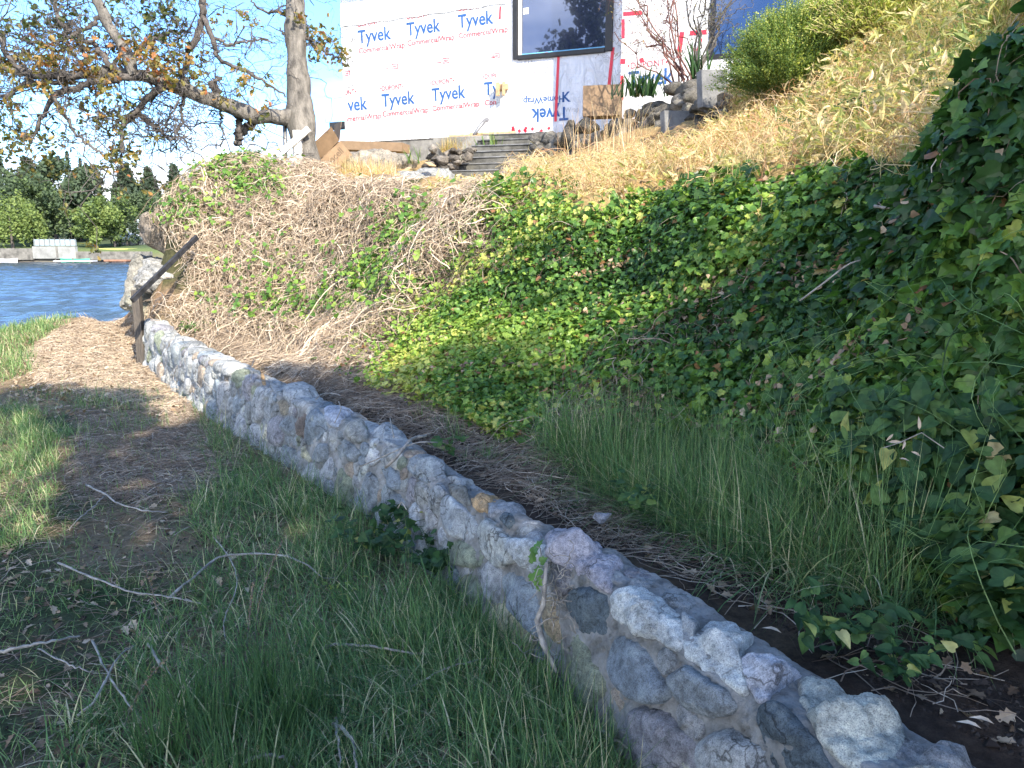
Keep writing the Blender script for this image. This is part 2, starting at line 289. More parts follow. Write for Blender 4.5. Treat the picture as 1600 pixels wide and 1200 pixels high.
# ------------------------------------------------------------------ the wall's plan and the terrain
bpix = [(240, 590), (320, 650), (400, 700), (470, 745), (560, 800), (650, 870), (745, 960), (880, 1080), (975, 1200)]
BP = np.array([[-6.4, 11.6], [-5.5, 10.5]]+[HZ(x, y, 0)[:2].tolist() for x, y in bpix]+[[.62, 1.6], [.93, 1.08], [1.3, .5], [2.0, -.5]])
seg = np.linalg.norm(np.diff(BP, axis=0), axis=1); cum = np.r_[0, np.cumsum(seg)]
ss = np.arange(0, cum[-1], .02); bx = np.interp(ss, cum, BP[:, 0]); by = np.interp(ss, cum, BP[:, 1])
k = np.ones(41)/41
def sm(a): return np.convolve(np.pad(a, 20, mode='reflect', reflect_type='odd'), k, 'valid')
bx, by = sm(sm(bx)), sm(sm(by)); WS = ss
tx, ty = np.gradient(bx, ss), np.gradient(by, ss); l = np.hypot(tx, ty); tx /= l; ty /= l
nx, ny = -ty, tx                                   # towards the terrace
if nx[200] < 0: nx, ny = -nx, -ny
WH = np.interp(by, [.5, 1.8, 2.6, 3.0, 3.6, 5, 6.5, 9.4, 11], [.47, .50, .52, .47, .46, .52, .54, .56, .75])+.015*(vn(WS, WS*0, 3)-.5)
WT = np.interp(by, [.5, 2.2, 3.0, 3.8, 5, 9.5], [.34, .28, .20, .22, .26, .30])
def sdwall(x, y):
    """signed distance to the wall's front base line; positive on the terrace side"""
    x = np.asarray(x, float); y = np.asarray(y, float); sh = x.shape; x = x.ravel(); y = y.ravel()
    out = np.empty(len(x)); q = slice(None, None, 5); X = bx[q]; Y = by[q]; NX = nx[q]; NY = ny[q]
    for a in range(0, len(x), 20000):
        dx = x[a:a+20000, None]-X; dy = y[a:a+20000, None]-Y; d = dx*dx+dy*dy; i = d.argmin(1); r = np.arange(len(i))
        out[a:a+20000] = np.sqrt(d[r, i])*np.sign(dx[r, i]*NX[i]+dy[r, i]*NY[i])
    return out.reshape(sh)
class RBF:
    def __init__(s, pts):
        p = np.array(pts, float); s.p = p[:, :2]; n = len(p)
        A = np.linalg.norm(s.p[:, None]-s.p[None], axis=2)+np.eye(n)*1e-3
        A = np.block([[A, np.ones((n, 1))], [np.ones((1, n)), np.zeros((1, 1))]])
        s.w = np.linalg.solve(A, np.r_[p[:, 2], 0])
    def __call__(s, x, y):
        x = np.asarray(x, float); y = np.asarray(y, float); r = np.empty(x.size); X = x.ravel(); Y = y.ravel()
        for a in range(0, x.size, 20000):
            r[a:a+20000] = np.hypot(X[a:a+20000, None]-s.p[:, 0], Y[a:a+20000, None]-s.p[:, 1])@s.w[:-1]+s.w[-1]
        return r.reshape(x.shape)
def PT(*l): return [tuple(P(*q)) for q in l]
lawn = RBF([(x, y, 0) for x in (-8, -5, -2, 1, 3) for y in (-4, -1, 2, 4)]+[(-2, 6, 0), (-5, 7, 0), (-4.2, 9, .02), (-7, 8, -.03), (-10, 6, -.05),
     (-14, 0, -.2), (-20, 0, -.6), (-12, 10, -.15), (-16, 10, -.5), (-9, 14, -.2), (-10.5, 16, -.33), (-12, 18.5, -.48), (-15, 18, -.7), (-14.2, 20.5, -.66), (-14.4, 25, -.75), (-20, 20, -1.2), (-18, 15, -.9),
     (-5.6, 10.3, .15), (-6.7, 11.6, .42), (-7.2, 12.3, .5), (-8, 13, .3), (-8.5, 15, .0), (-9.5, 17, -.2), (-11, 21, -.6), (-10, 26, -.9), (-14, 32, -1.5), (-5, 30, -1.5), (-30, 30, -2), (-30, 5, -1.5)])
up = RBF([(-5.2, 10.9, .6), (-4.2, 9.5, .55), (-2.6, 7.3, .5), (-1.1, 5.3, .48), (-.1, 3.6, .42), (.5, 2.7, .43), (1.0, 1.9, .43), (1.2, 1.3, .42), (1.7, .5, .4), (2.4, -.6, .4),
     (1.75, 1.8, .47), (1.55, 2.4, .5), (1.3, 3.3, .5), (1.1, 4.1, .5), (.4, 5.05, .52), (-.85, 6.4, .58), (-1.8, 8, .62), (-2.3, 8.9, .62), (-3.5, 9.6, .68), (-2.9, 9.35, .66), (-4.1, 9.9, .72), (-2, 6.9, .52), (-.4, 5.2, .5),
     (2.3, 1.0, .8), (2.6, 1.6, 1.6), (2.9, 2.2, 2.4), (2.9, .2, 1.0), (4, .5, 1.8), (4, 2, 3.0), (4, -3, .8), (7, -3, 1.2), (8, 2, 3.6), (3.4, -1.5, .7)]
     + PT((1600, 600, 2.75), (1500, 400, 3.1), (1600, 300, 2.9), (1400, 600, 3.1), (1540, 190, 3.1), (1600, 90, 2.95), (1440, 308, 3.8), (1300, 295, 4.5), (1100, 316, 5.35), (900, 338, 6.3), (740, 308, 7.4), (600, 320, 8.8), (520, 315, 9.8),
          (1300, 450, 4.15), (1200, 560, 4.15), (1100, 450, 5.05), (1000, 570, 4.75), (950, 450, 5.9), (850, 500, 6.0), (800, 400, 6.6), (700, 450, 7.2), (700, 370, 7.35), (600, 430, 8.6), (560, 380, 9.2), (500, 420, 9.6),
          (400, 420, 10.0), (330, 400, 10.2), (400, 350, 10.2), (370, 262, 10.7), (310, 275, 10.5), (265, 320, 10.6), (262, 400, 10.8), (450, 290, 10.9), (480, 340, 10.4), (430, 262, 11.4),
          (490, 290, 12.5), (560, 298, 10.5), (650, 294, 11.3), (620, 284, 13), (585, 262, 14.3), (520, 272, 13.6), (730, 290, 13.3), (690, 262, 14.2), (740, 232, 16), (830, 285, 10.2), (860, 268, 11.5), (900, 240, 13),
          (840, 222, 16.2), (900, 292, 8.2), (1000, 262, 8.6), (1100, 262, 7.2), (1040, 235, 10), (1130, 232, 8.6), (1010, 185, 12.2), (1100, 150, 12), (1200, 180, 9), (1240, 90, 10), (1300, 60, 9.2), (1400, -40, 9.6), (1300, 215, 6.6), (1400, 215, 5.6), (1400, 120, 7.4), (1500, 60, 6.6), (1600, 20, 6.4), (1510, 225, 4.6), (1590, 120, 4.6))
     + [(x, y, 4.05) for x in (1.5, 5) for y in (17.6, 21)]+[(-3.8, 18.6, 3.5), (-1.8, 18, 3.6), (-3.8, 22, 3.6), (-1.5, 22, 3.8), (-3.6, 16.3, 3.1), (-2.4, 15.8, 3.15)]+[(8, 14, 6.2), (10, 9, 5.6), (7, 9.5, 5.4), (9, 18, 5.8), (8, 5.5, 4.6),
      (-5.5, 12.5, 1.6), (-6.3, 14, .4), (-4.6, 14, 2.2), (-5.6, 16.5, 1.5), (-7.5, 18, -.3), (-6.5, 22, 0), (-5, 26, .5), (0, 28, 3), (-9, 26, -1.2), (-5.2, 19, 2.9)])
def gz(x, y, rough=True):
    sd = sdwall(x, y); z1 = lawn(x, y); z2 = up(x, y)
    wdt = np.interp(y, [10, 11, 14], [.06, .5, 1.2]); k_ = np.clip((sd-.12)/wdt, 0, 1); k_ = k_*k_*(3-2*k_)
    z = z1*(1-k_)+z2*k_
    if rough:
        z = z+(fbm(x, y, 1.7, 5)-.5)*.10*np.where(sd > .5, 1, .55)*np.where(z > -.4, 1, .3)+(fbm(x, y, 9, 9, 2)-.5)*.02
        m_ = ivymask(x, y, z); z = z+m_*((fbm(x, y, 2.4, 21, 3)-.5)*.42+(fbm(x, y, 6, 25, 2)-.5)*.10)
    return z
def ivymask(x, y, z):
    px, py, f = proj(np.stack([x, y, z], -1))
    return np.clip((z-.75)/.4, 0, 1)*(y < 11.5)*(y > .5)*np.clip((3.6-x)/1, 0, 1)
def axis(rs):
    a = []
    for s0, s1, st in rs: a += list(np.arange(s0, s1, st))
    return np.array(a+[rs[-1][1]])
gx = axis([(-60, -26, 4), (-26, -12, .5), (-12, -6, .16), (-6, 4, .055), (4, 9, .16), (9, 20, 1), (20, 60, 5)])
gy = axis([(-30, -4, 3), (-4, .8, .3), (.8, 8, .055), (8, 13, .08), (13, 20, .2), (20, 34, .7)])
GX, GY = np.meshgrid(gx, gy); GZ = gz(GX, GY)
ni, nj = GX.shape; idx = np.arange(ni*nj).reshape(ni, nj)
GF = np.stack([idx[:-1, :-1], idx[:-1, 1:], idx[1:, 1:], idx[1:, :-1]], -1).reshape(-1, 4)
from bisect import bisect
def G(x, y):
    """fast bilinear height lookup in the ground sheet"""
    x = np.asarray(x, float); y = np.asarray(y, float)
    i = np.clip(np.searchsorted(gx, x)-1, 0, nj-2); j = np.clip(np.searchsorted(gy, y)-1, 0, ni-2)
    fx = (x-gx[i])/(gx[i+1]-gx[i]); fy = (y-gy[j])/(gy[j+1]-gy[j])
    return (GZ[j, i]*(1-fx)+GZ[j, i+1]*fx)*(1-fy)+(GZ[j+1, i]*(1-fx)+GZ[j+1, i+1]*fx)*fy
def Gn(x, y):
    e = .06; a = (G(x+e, y)-G(x-e, y))/(2*e); b_ = (G(x, y+e)-G(x, y-e))/(2*e)
    n = np.stack([-a, -b_, np.ones_like(a)], -1); return n/np.linalg.norm(n, axis=-1)[..., None]
# pixel-space outlines of what grows where, used to read plan regions off the terrain
def mask(x, y, poly):
    z = G(x, y); px, py, f = proj(np.stack([x, y, z], -1)); return inpoly(px, py, poly)
SD_ = sdwall(GX, GY)
cols = np.zeros((ni, nj, 3)); nA = fbm(GX, GY, 1.1, 31); nB = fbm(GX, GY, 3.5, 41)
soil = np.array([.06, .044, .034]); straw = np.array([.30, .225, .14]); green = np.array([.05, .075, .03]); redl = np.array([.22, .12, .07]); gold = np.array([.36, .26, .12])
kS = np.clip((nA-.42)*5, 0, 1)[..., None]; kB = np.clip((nB-.4)*4, 0, 1)[..., None]
law = (straw*.8)*(1-kS)+green*kS; law = law*(1-.5*kB)+.5*kB*(soil*1.8+green*.4)
cols[:] = law
_px, _py, _f = proj(np.stack([GX, GY, GZ], -1)); SUN_LOB = np.exp(-(((_px-740)/230)**2+((_py-545)/62)**2))*(GY > 2)  # outline of the sunlit lobe at the bank's toe
far = ((GY > 7.2) & (SD_ < .1))[..., None]; cols = np.where(far, law*.35+.65*(straw*1.15*kB+(redl*.4+straw*.6)*(1-kB)), cols)
cols = np.where((((GY > 13) | (GX < -8.5)) & (SD_ < .1))[..., None], green*1.8*(1-.3*kB)+straw*.2*kB, cols)
terr = soil*(1-kB*.4)+straw*.18*kB; terr = np.where((GZ > .7)[..., None], np.array([.075, .072, .035]), terr); cols = np.where((SD_ > .1)[..., None], terr, cols)
hl = ((GZ > 1.9) & (SD_ > .1) & ((GX > -1.2) | (GY > 10.9)))[..., None]; cols = np.where(hl, gold*(1-.35*kB)+.35*kB*redl, cols)
lit = ((GY > 6.4) & (SD_ > .1) & (GZ < 1.1))[..., None]; cols = np.where(lit, straw*.8*(1-.5*kB)+.5*kB*redl, cols)
cols = cols*(1-.7*SUN_LOB[..., None])+.7*SUN_LOB[..., None]*np.array([.14, .17, .05]); cols = np.where((GZ < -.5)[..., None], np.array([.16, .14, .11]), cols)  # sunlight on the lobe painted into the ground colour
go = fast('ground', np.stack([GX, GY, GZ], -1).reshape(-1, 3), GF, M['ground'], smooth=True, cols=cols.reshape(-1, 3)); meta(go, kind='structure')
wx = np.arange(-80, -8, .33); wy = np.arange(12, 112, .36); WX, WY = np.meshgrid(wx, wy); WXr = WX+.25*WY
WZ = -.6+.15*(fbm(WXr*.45, WY, .9, 201, 4)-.5)+.13*(fbm(WXr*.5, WY*1.1, 2.1, 207, 2)-.5)*np.interp(WY, [12, 60], [1, 1.6]); a, b_ = WX.shape; ix = np.arange(a*b_).reshape(a, b_)
wV = np.r_[np.stack([WX, WY, WZ], -1).reshape(-1, 3), [(-900, -60, -.72), (500, -60, -.72), (500, 900, -.72), (-900, 900, -.72)]]; wF = np.r_[np.stack([ix[:-1, :-1], ix[:-1, 1:], ix[1:, 1:], ix[1:, :-1]], -1).reshape(-1, 4), [[a*b_, a*b_+1, a*b_+2, a*b_+3]]]
meta(fast('water', wV, wF, M['water'], smooth=True), kind='structure')
# ------------------------------------------------------------------ fieldstone wall
RC = .07                                             # rounded top corners
def wprof(h, H, T):
    """cross-section: h runs up the front, round the corner and over the top. returns outward offset(along +n), z, normal(n,z)"""
    fr = H-RC; arc = RC*math.pi/2; top = T-2*RC; bat = .06
    h = np.asarray(h, float); H = np.broadcast_to(H, h.shape); T = np.broadcast_to(T, h.shape); fr = H-RC; top = T-2*RC
    a1 = np.clip((h-fr)/RC, 0, math.pi/2); t2 = np.clip(h-fr-arc, 0, top); a2 = np.clip((h-fr-arc-top)/RC, 0, math.pi/2); dn = np.clip(h-fr-2*arc-top, 0, 9)
    f0 = np.minimum(h, fr)
    n = bat*f0/fr+RC*(1-np.cos(a1))+t2+RC*np.sin(a2); z = f0+RC*np.sin(a1)-RC*(1-np.cos(a2))-dn-t2*.06
    nn = -np.cos(a1)*np.where(a2 > 0, 0, 1)+np.sin(a2); nz_ = np.sin(a1)*np.cos(a2)
    return n, z, nn, nz_
def wsurf(s, h, d=0):
    s = np.asarray(s, float); h = np.asarray(h, float)
    H = np.interp(s, WS, WH); T = np.interp(s, WS, WT); X = np.interp(s, WS, bx); Y = np.interp(s, WS, by); A = np.interp(s, WS, nx); B = np.interp(s, WS, ny)
    n, z, nn, nz_ = wprof(h, H, T); g0 = np.clip(np.interp(Y, [9, 11], [0, .3]), 0, 1)
    n = n+nn*d; z = z+nz_*d+g0
    return np.stack([X+A*n, Y+B*n, z-.0], -1)
SEND = float(WS[np.argmin(np.abs(by-9.75))])
SS, HH = np.meshgrid(np.arange(SEND, cum[-1]-.1, .012), np.arange(-.05, .95, .012)); WV = wsurf(SS, HH, .02); wpx, wpy, wf = proj(WV)
e1 = np.gradient(WV, axis=1); e2 = np.gradient(WV, axis=0); wn = np.cross(e1, e2); vis = (wn*(WV-np.array([0, 0, CAMH]))).sum(-1); vis = vis*np.sign(np.median(vis)) > 0
# facing test done by depth: a column of the section is seen until the first back-facing sample
def p2sh(px, py):
    d = (wpx-px)**2+(wpy-py)**2; d = np.where(HH > np.interp(SS, WS, WH+WT*.8), 1e9, d)+np.where(WV[..., 1] < .3, 1e9, 0); i = np.unravel_index(d.argmin(), d.shape); return SS[i], HH[i]
wall = empty('stone_wall', HZ(745, 960, 0), 'low mortared fieldstone retaining wall running diagonally through the grass', 'wall')
snear = float(WS[np.argmin(np.abs(by-4.2))]); sv = np.r_[np.arange(SEND, snear, .02), np.arange(snear, cum[-1]-.1, .008)]; hv = np.r_[np.arange(-.12, .78, .009), np.arange(.78, 1.15, .04)]
MS, MH = np.meshgrid(sv, hv); md = -.008+.040*(fbm(MS, MH, 8, 51, 4)-.5)+.016*(fbm(MS, MH, 40, 52, 4)-.5)-.012*(vn(MS, MH, 70, 57) > .78)
MV = wsurf(MS, MH, md); a, b_ = MS.shape; ix = np.arange(a*b_).reshape(a, b_)
fast('mortar', MV.reshape(-1, 3), np.stack([ix[:-1, :-1], ix[:-1, 1:], ix[1:, 1:], ix[1:, :-1]], -1).reshape(-1, 4), M['mortar'], wall, smooth=True)
G1 = (.30, .31, .31); G2 = (.22, .24, .25); GD = (.10, .125, .14); WHT = (.50, .51, .49); CR = (.47, .42, .28); PU = (.23, .225, .24); BL = (.21, .24, .265); TN = (.42, .28, .15); BR = (.17, .14, .12); GG = (.21, .23, .17)
# outlines read off the photo, colour, thickness, angularity, label
ST = [
 ([(940,935),(950,922),(982,906),(1005,907),(1032,920),(1062,945),(1069,960),(1060,995),(1055,1020),(1032,1009),(1000,997),(970,987),(952,970)], WHT, .045, .9, 'large flat whitish angular stone'),
 ([(1064,944),(1080,955),(1092,962),(1088,975),(1070,992),(1064,992)], G1, .03, .8, 0),
 ([(1057,1005),(1070,990),(1112,961),(1140,962),(1172,965),(1190,978),(1172,984),(1155,992),(1151,1020),(1154,1045),(1174,1070),(1174,1084),(1158,1084),(1130,1066),(1100,1050),(1075,1034),(1060,1022)], WHT, .075, .5, 'rounded white capstone with a dark lower edge'),
 ([(1151,1040),(1155,1025),(1175,1018),(1212,1016),(1232,1007),(1262,1018),(1279,1038),(1252,1047),(1226,1053),(1208,1067),(1195,1085),(1177,1086),(1173,1067),(1160,1054)], (.42,.42,.45), .06, .8, 'pale layered capstone'),
 ([(1252,1050),(1275,1041),(1322,1060),(1340,1047),(1367,1046),(1387,1068),(1400,1100),(1414,1140),(1402,1167),(1377,1182),(1345,1202),(1305,1182),(1280,1147),(1267,1107),(1252,1075)], (.46,.46,.40), .085, .7, 'biggest cream and grey capstone with a notched top'),
 ([(1185,1092),(1220,1090),(1240,1112),(1260,1132),(1275,1157),(1287,1184),(1296,1218),(1200,1216),(1186,1170),(1176,1140),(1176,1115)], GD, .03, .6, 'dark blue grey stone'),
 ([(1037,1057),(1065,1044),(1100,1060),(1125,1080),(1137,1099),(1132,1120),(1100,1125),(1065,1107),(1045,1082)], G2, .045, .15, 'oval grey stone with a cream lichen patch'),
 ([(940,1027),(950,1004),(967,998),(984,1006),(1000,1027),(1017,1056),(1032,1084),(1030,1097),(1009,1101),(984,1091),(963,1073),(946,1050)], BL, .05, .1, 'pale blue grey oval stone'),
 ([(958,1134),(967,1117),(992,1111),(1019,1117),(1040,1132),(1058,1150),(1077,1168),(1086,1192),(1073,1213),(1010,1217),(975,1173),(961,1150)], PU, .055, .15, 'rounded purple grey stone'),
 ([(1085,1172),(1095,1153),(1125,1149),(1155,1164),(1185,1182),(1200,1214),(1090,1214)], (.34,.35,.35), .05, .15, 0),
 ([(875,930),(890,921),(912,922),(932,930),(941,950),(937,975),(932,995),(917,997),(900,990),(885,970),(875,952)], GD, .04, .4, 'dark slate blue stone'),
 ([(850,834),(858,820),(875,808),(905,815),(922,828),(933,839),(952,853),(972,869),(952,887),(945,910),(935,927),(925,915),(915,897),(890,901),(880,888),(860,868),(853,850)], (.36,.34,.37), .095, .8, 'raised craggy mauve and grey capstone'),
 ([(792,852),(805,842),(830,842),(849,848),(855,867),(850,890),(840,905),(825,900),(810,887),(802,867)], (.42,.44,.45), .04, .7, 0),
 ([(737,832),(747,811),(765,812),(780,825),(792,845),(800,865),(792,880),(775,886),(757,876),(745,856)], (.36,.37,.35), .055, .15, 'speckled pale granite cobble'),
 ([(776,907),(785,899),(807,905),(825,925),(835,950),(847,985),(845,1000),(827,992),(810,970),(792,950),(780,930)], BL, .04, .15, 'long smooth slate blue stone'),
 ([(749,950),(767,941),(787,947),(810,972),(832,1003),(820,1024),(805,1047),(775,1029),(755,997)], CR, .04, .8, 'cream angular stone low in the wall'),
 ([(835,942),(845,930),(862,940),(862,970),(872,1010),(860,1007),(847,988),(837,965)], (.34,.27,.18), .03, .4, 'narrow tan upright stone'),
 ([(877,1006),(890,992),(904,1008),(919,1033),(934,1058),(936,1085),(917,1114),(900,1098),(883,1069),(877,1035)], GG, .035, .5, 'mossy green grey long stone'),
 ([(841,1022),(855,1017),(870,1030),(862,1055),(850,1063),(841,1047)], G1, .03, .2, 0),
 ([(732,772),(760,767),(790,763),(793,771),(770,772),(762,780),(756,795),(740,795),(734,783)], TN, .03, .9, 'small flat orange tan stone'),
 ([(688,780),(700,774),(716,790),(732,810),(738,828),(732,850),(712,842),(698,830),(688,810)], (.34,.36,.37), .05, .2, 0),
 ([(698,740),(710,728),(740,743),(764,763),(734,768),(730,752),(716,744)], G1, .035, .7, 0),
 ([(697,746),(712,748),(728,758),(731,784),(720,790),(704,774)], (.22,.21,.18), .03, .5, 0),
 ([(628,736),(644,708),(668,704),(694,719),(697,740),(680,751),(660,755),(644,747)], G2, .075, .8, 'dark topped overhanging capstone with a gap under it'),
 ([(780,806),(788,798),(802,800),(803,814),(790,819)], GD, .025, .2, 0),
 ([(588,730),(606,732),(620,752),(616,768),(602,760),(592,746)], BL, .03, .4, 0),
 ([(568,720),(578,696),(586,706),(588,720),(576,728)], (.40,.41,.42), .02, .5, 0),
 ([(552,746),(560,728),(572,727),(564,744),(556,754)], (.36,.38,.36), .02, .6, 0),
 ([(558,762),(573,738),(586,752),(584,780),(576,804),(564,790)], G2, .045, .2, 0),
 ([(592,756),(606,766),(626,782),(633,800),(627,826),(602,820),(589,792)], G2, .035, .5, 0),
 ([(636,798),(644,784),(650,796),(648,820),(642,836),(636,828)], (.40,.42,.44), .025, .3, 0),
 ([(668,768),(688,754),(695,768),(686,784),(686,810),(672,800),(666,784)], G1, .04, .3, 0),
 ([(698,848),(716,845),(738,857),(752,880),(738,890),(702,880)], GG, .04, .3, 0),
 ([(566,650),(584,646),(610,658),(648,678),(648,693),(624,696),(600,688),(578,670)], G1, .06, .6, 0),
 ([(444,612),(452,603),(473,601),(494,606),(510,617),(498,624),(473,633),(464,638),(449,629)], G1, .075, .25, 'round brown grey boulder capstone'),
 ([(507,639),(515,630),(530,629),(552,641),(539,648),(529,654),(527,671),(516,668),(509,655)], (.33,.36,.42), .055, .15, 'blue speckled rounded capstone'),
 ([(533,655),(545,646),(566,650),(573,670),(569,684),(552,695),(539,687),(535,671)], (.25,.25,.23), .05, .4, 0),
 ([(419,588),(429,582),(442,587),(440,603),(438,620),(429,617),(423,603)], G1, .045, .6, 0),
 ([(406,578),(413,577),(414,602),(408,597)], TN, .03, .6, 0),
 ([(430,629),(440,624),(448,635),(444,650),(432,648)], (.24,.21,.16), .03, .4, 0),
 ([(461,649),(469,646),(478,652),(474,671),(471,687),(463,681),(459,665)], BR, .035, .7, 0),
 ([(480,656),(495,637),(505,653),(503,677),(488,692),(477,698),(477,677)], BL, .05, .3, 0),
 ([(418,655),(429,650),(437,658),(439,680),(433,698),(421,692),(417,672)], PU, .045, .2, 0),
 ([(405,677),(410,663),(415,672),(415,691),(408,687)], (.42,.40,.32), .02, .6, 0),
 ([(485,708),(494,694),(508,696),(508,714),(500,729),(488,723)], G2, .045, .15, 0),
 ([(521,698),(531,687),(545,696),(557,707),(550,722),(524,719)], G2, .04, .4, 0),
 ([(570,715),(573,702),(580,708),(580,718),(572,724)], WHT, .02, .4, 0),
 ([(433,711),(443,697),(457,703),(460,725),(452,740),(435,737)], G2, .04, .2, 0),
 ([(464,702),(470,697),(481,722),(476,722),(468,713)], (.38,.36,.26), .02, .4, 0),
 ([(1401,1142),(1420,1144),(1450,1153),(1472,1137),(1495,1143),(1521,1158),(1553,1176),(1600,1204),(1560,1225),(1487,1207),(1442,1186),(1405,1171)], (.27,.265,.26), .05, .8, 'rough grey slab of stone at the near end'),
 ([(1392,1202),(1407,1173),(1442,1189),(1484,1210),(1560,1230),(1500,1245),(1400,1232)], (.32,.31,.27), .04, .8, 0),
]
used = []
def stone(poly_sh, col, thick, ang, label=None, seed=0, nsp=108, nr=36):
    rr = np.random.default_rng(seed); p = np.array(poly_sh); c = p.mean(0); q = p-c
    th = np.arctan2(q[:, 1], q[:, 0]); o_ = np.argsort(th); th = th[o_]; rad = np.hypot(q[:, 0], q[:, 1])[o_]*1.07+.005
    T_ = np.linspace(-math.pi, math.pi, nsp, endpoint=False)
    # polygon radius along each spoke (straight edges between traced corners), then softened a little
    th2 = np.r_[th-2*math.pi, th, th+2*math.pi]; r2 = np.r_[rad, rad, rad]; xs, ys = r2*np.cos(th2), r2*np.sin(th2)
    R_ = np.empty(nsp)
    for i, a_ in enumerate(T_):
        j = np.searchsorted(th2, a_); x1, y1, x2, y2 = xs[j-1], ys[j-1], xs[j], ys[j]; dx, dy = math.cos(a_), math.sin(a_)
        den = dx*(y2-y1)-dy*(x2-x1); R_[i] = (x1*(y2-y1)-y1*(x2-x1))/den if abs(den) > 1e-9 else r2[j]
    kk = np.array([1, 2, 1.])/4
    for _ in range(1 if ang > .5 else 3): R_ = kk[0]*np.roll(R_, 1)+kk[1]*R_+kk[2]*np.roll(R_, -1)
    R_ *= 1+.09*(np.array([mnoise.noise(Vector((math.cos(a_)*3+seed, math.sin(a_)*3, 5))) for a_ in T_]))
    rho = np.linspace(0, 1, nr)[:, None]**.8
    u = rho*R_*np.cos(T_); v = rho*R_*np.sin(T_)
    dome = thick*np.clip(1-np.abs(rho)**(3.8+6*ang), 0, 1)**.34*np.ones_like(u)
    sz = R_.mean(); ta = rr.random()*6.28; tl = rr.normal(0, .10); dome = dome+(u*math.cos(ta)+v*math.sin(ta))*tl*(1-rho**6)
    for _ in range(int(2+8*ang)):                      # broken facets
        a_ = rr.random()*6.28; sl_ = rr.uniform(.2, 1.1)*(.4+ang*.75); cut = rr.uniform(0, .7)*sz
        dome = dome-sl_*np.maximum(u*math.cos(a_)+v*math.sin(a_)-cut, 0)*(1-.6*rho**10)
    dome = np.maximum(dome, thick*.10)
    S_ = u+c[0]; H_ = v+c[1]; V = wsurf(S_, H_, 0)
    nzv = np.array([mnoise.fractal(Vector(x)*8+Vector((seed, 0, 0)), .8, 2.1, 6) for x in V.reshape(-1, 3)]).reshape(u.shape)
    nf = np.array([abs(mnoise.noise(Vector(x)*30))+.5*abs(mnoise.noise(Vector(x)*75)) for x in V.reshape(-1, 3)]).reshape(u.shape)
    d = dome+thick*nzv*(.10+.24*ang)-nf*.007*(.35+ang)-.002-.05*(rho**22)
    V = wsurf(S_, H_, d)
    n0 = nsp; ix = np.arange(nr*nsp).reshape(nr, nsp); i2 = np.roll(ix, -1, 1)
    Fq = np.stack([ix[:-1], ix[1:], i2[1:], i2[:-1]], -1).reshape(-1, 4)
    cc = np.tile(np.clip(np.array(col)*1.28, 0, .72), (nr*nsp, 1))
    return V.reshape(-1, 3), Fq, cc
outl = []
for i, (pl, col, th_, ang, lab) in enumerate(ST):
    sh_ = [p2sh(*p) for p in pl]; used.append(np.array(sh_))
    V, Fq, cc = stone(sh_, col, th_*.82, ang, seed=i+1); o = fast('stone', V, Fq, M['stone'], wall, smooth=True, cols=cc)
    if lab: o['label'] = lab
# the rest of the face: cobbles packed into the gaps
cand = []; rr = np.random.default_rng(11)
def overlap(c, r):
    for u_ in used:
        m_ = u_.mean(0)
        if np.hypot(*(m_-c)) < 1.0 and (np.hypot(u_[:, 0]-c[0], u_[:, 1]-c[1]).min() < r or inpoly(c[0], c[1], u_.tolist()) or np.hypot(*(m_-c)) < r): return True
        if np.hypot(*(m_-c)) < 1.0:
            k2 = np.roll(u_, -1, 0)
            for t_ in (.25, .5, .75):
                e_ = u_*(1-t_)+k2*t_
                if np.hypot(e_[:, 0]-c[0], e_[:, 1]-c[1]).min() < r: return True
    return False
for rmax, tries in ((.135, 1500), (.10, 1800), (.066, 2200), (.046, 2200), (.03, 1500)):
    for _ in range(tries):
        s_ = rr.uniform(SEND+.03, cum[-1]-.5); Hs = np.interp(s_, WS, WH); Ts = np.interp(s_, WS, WT); h_ = rr.uniform(.02, Hs+Ts-.12)
        yy = np.interp(s_, WS, by)
        r_ = rmax*rr.uniform(.85, 1.1)
        if yy < 2.4 and r_ > .045: continue
        if overlap(np.array([s_, h_]), r_*.93): continue
        n_ = rr.integers(6, 10); a_ = np.sort(rr.random(n_)*6.28/n_*.7+np.arange(n_)*6.28/n_); el = rr.uniform(.85, 1.12); ph = rr.random()*3.14; el = rr.uniform(.75, 1.3)
        x_ = np.cos(a_)*r_*el; y_ = np.sin(a_)*r_/el
        used.append(np.stack([s_+x_*math.cos(ph)-y_*math.sin(ph), h_+x_*math.sin(ph)+y_*math.cos(ph)], 1)); cand.append((len(used)-1, r_, yy))
cen = np.array([used[c[0]].mean(0) for c in cand]); rad_ = np.array([c[1] for c in cand]); man = np.concatenate([np.concatenate([u_*(1-t_)+np.roll(u_, -1, 0)*t_ for t_ in (0, .25, .5, .75)]) for u_ in used[:len(ST)]])
TH_ = np.linspace(-math.pi, math.pi, 22, endpoint=False)
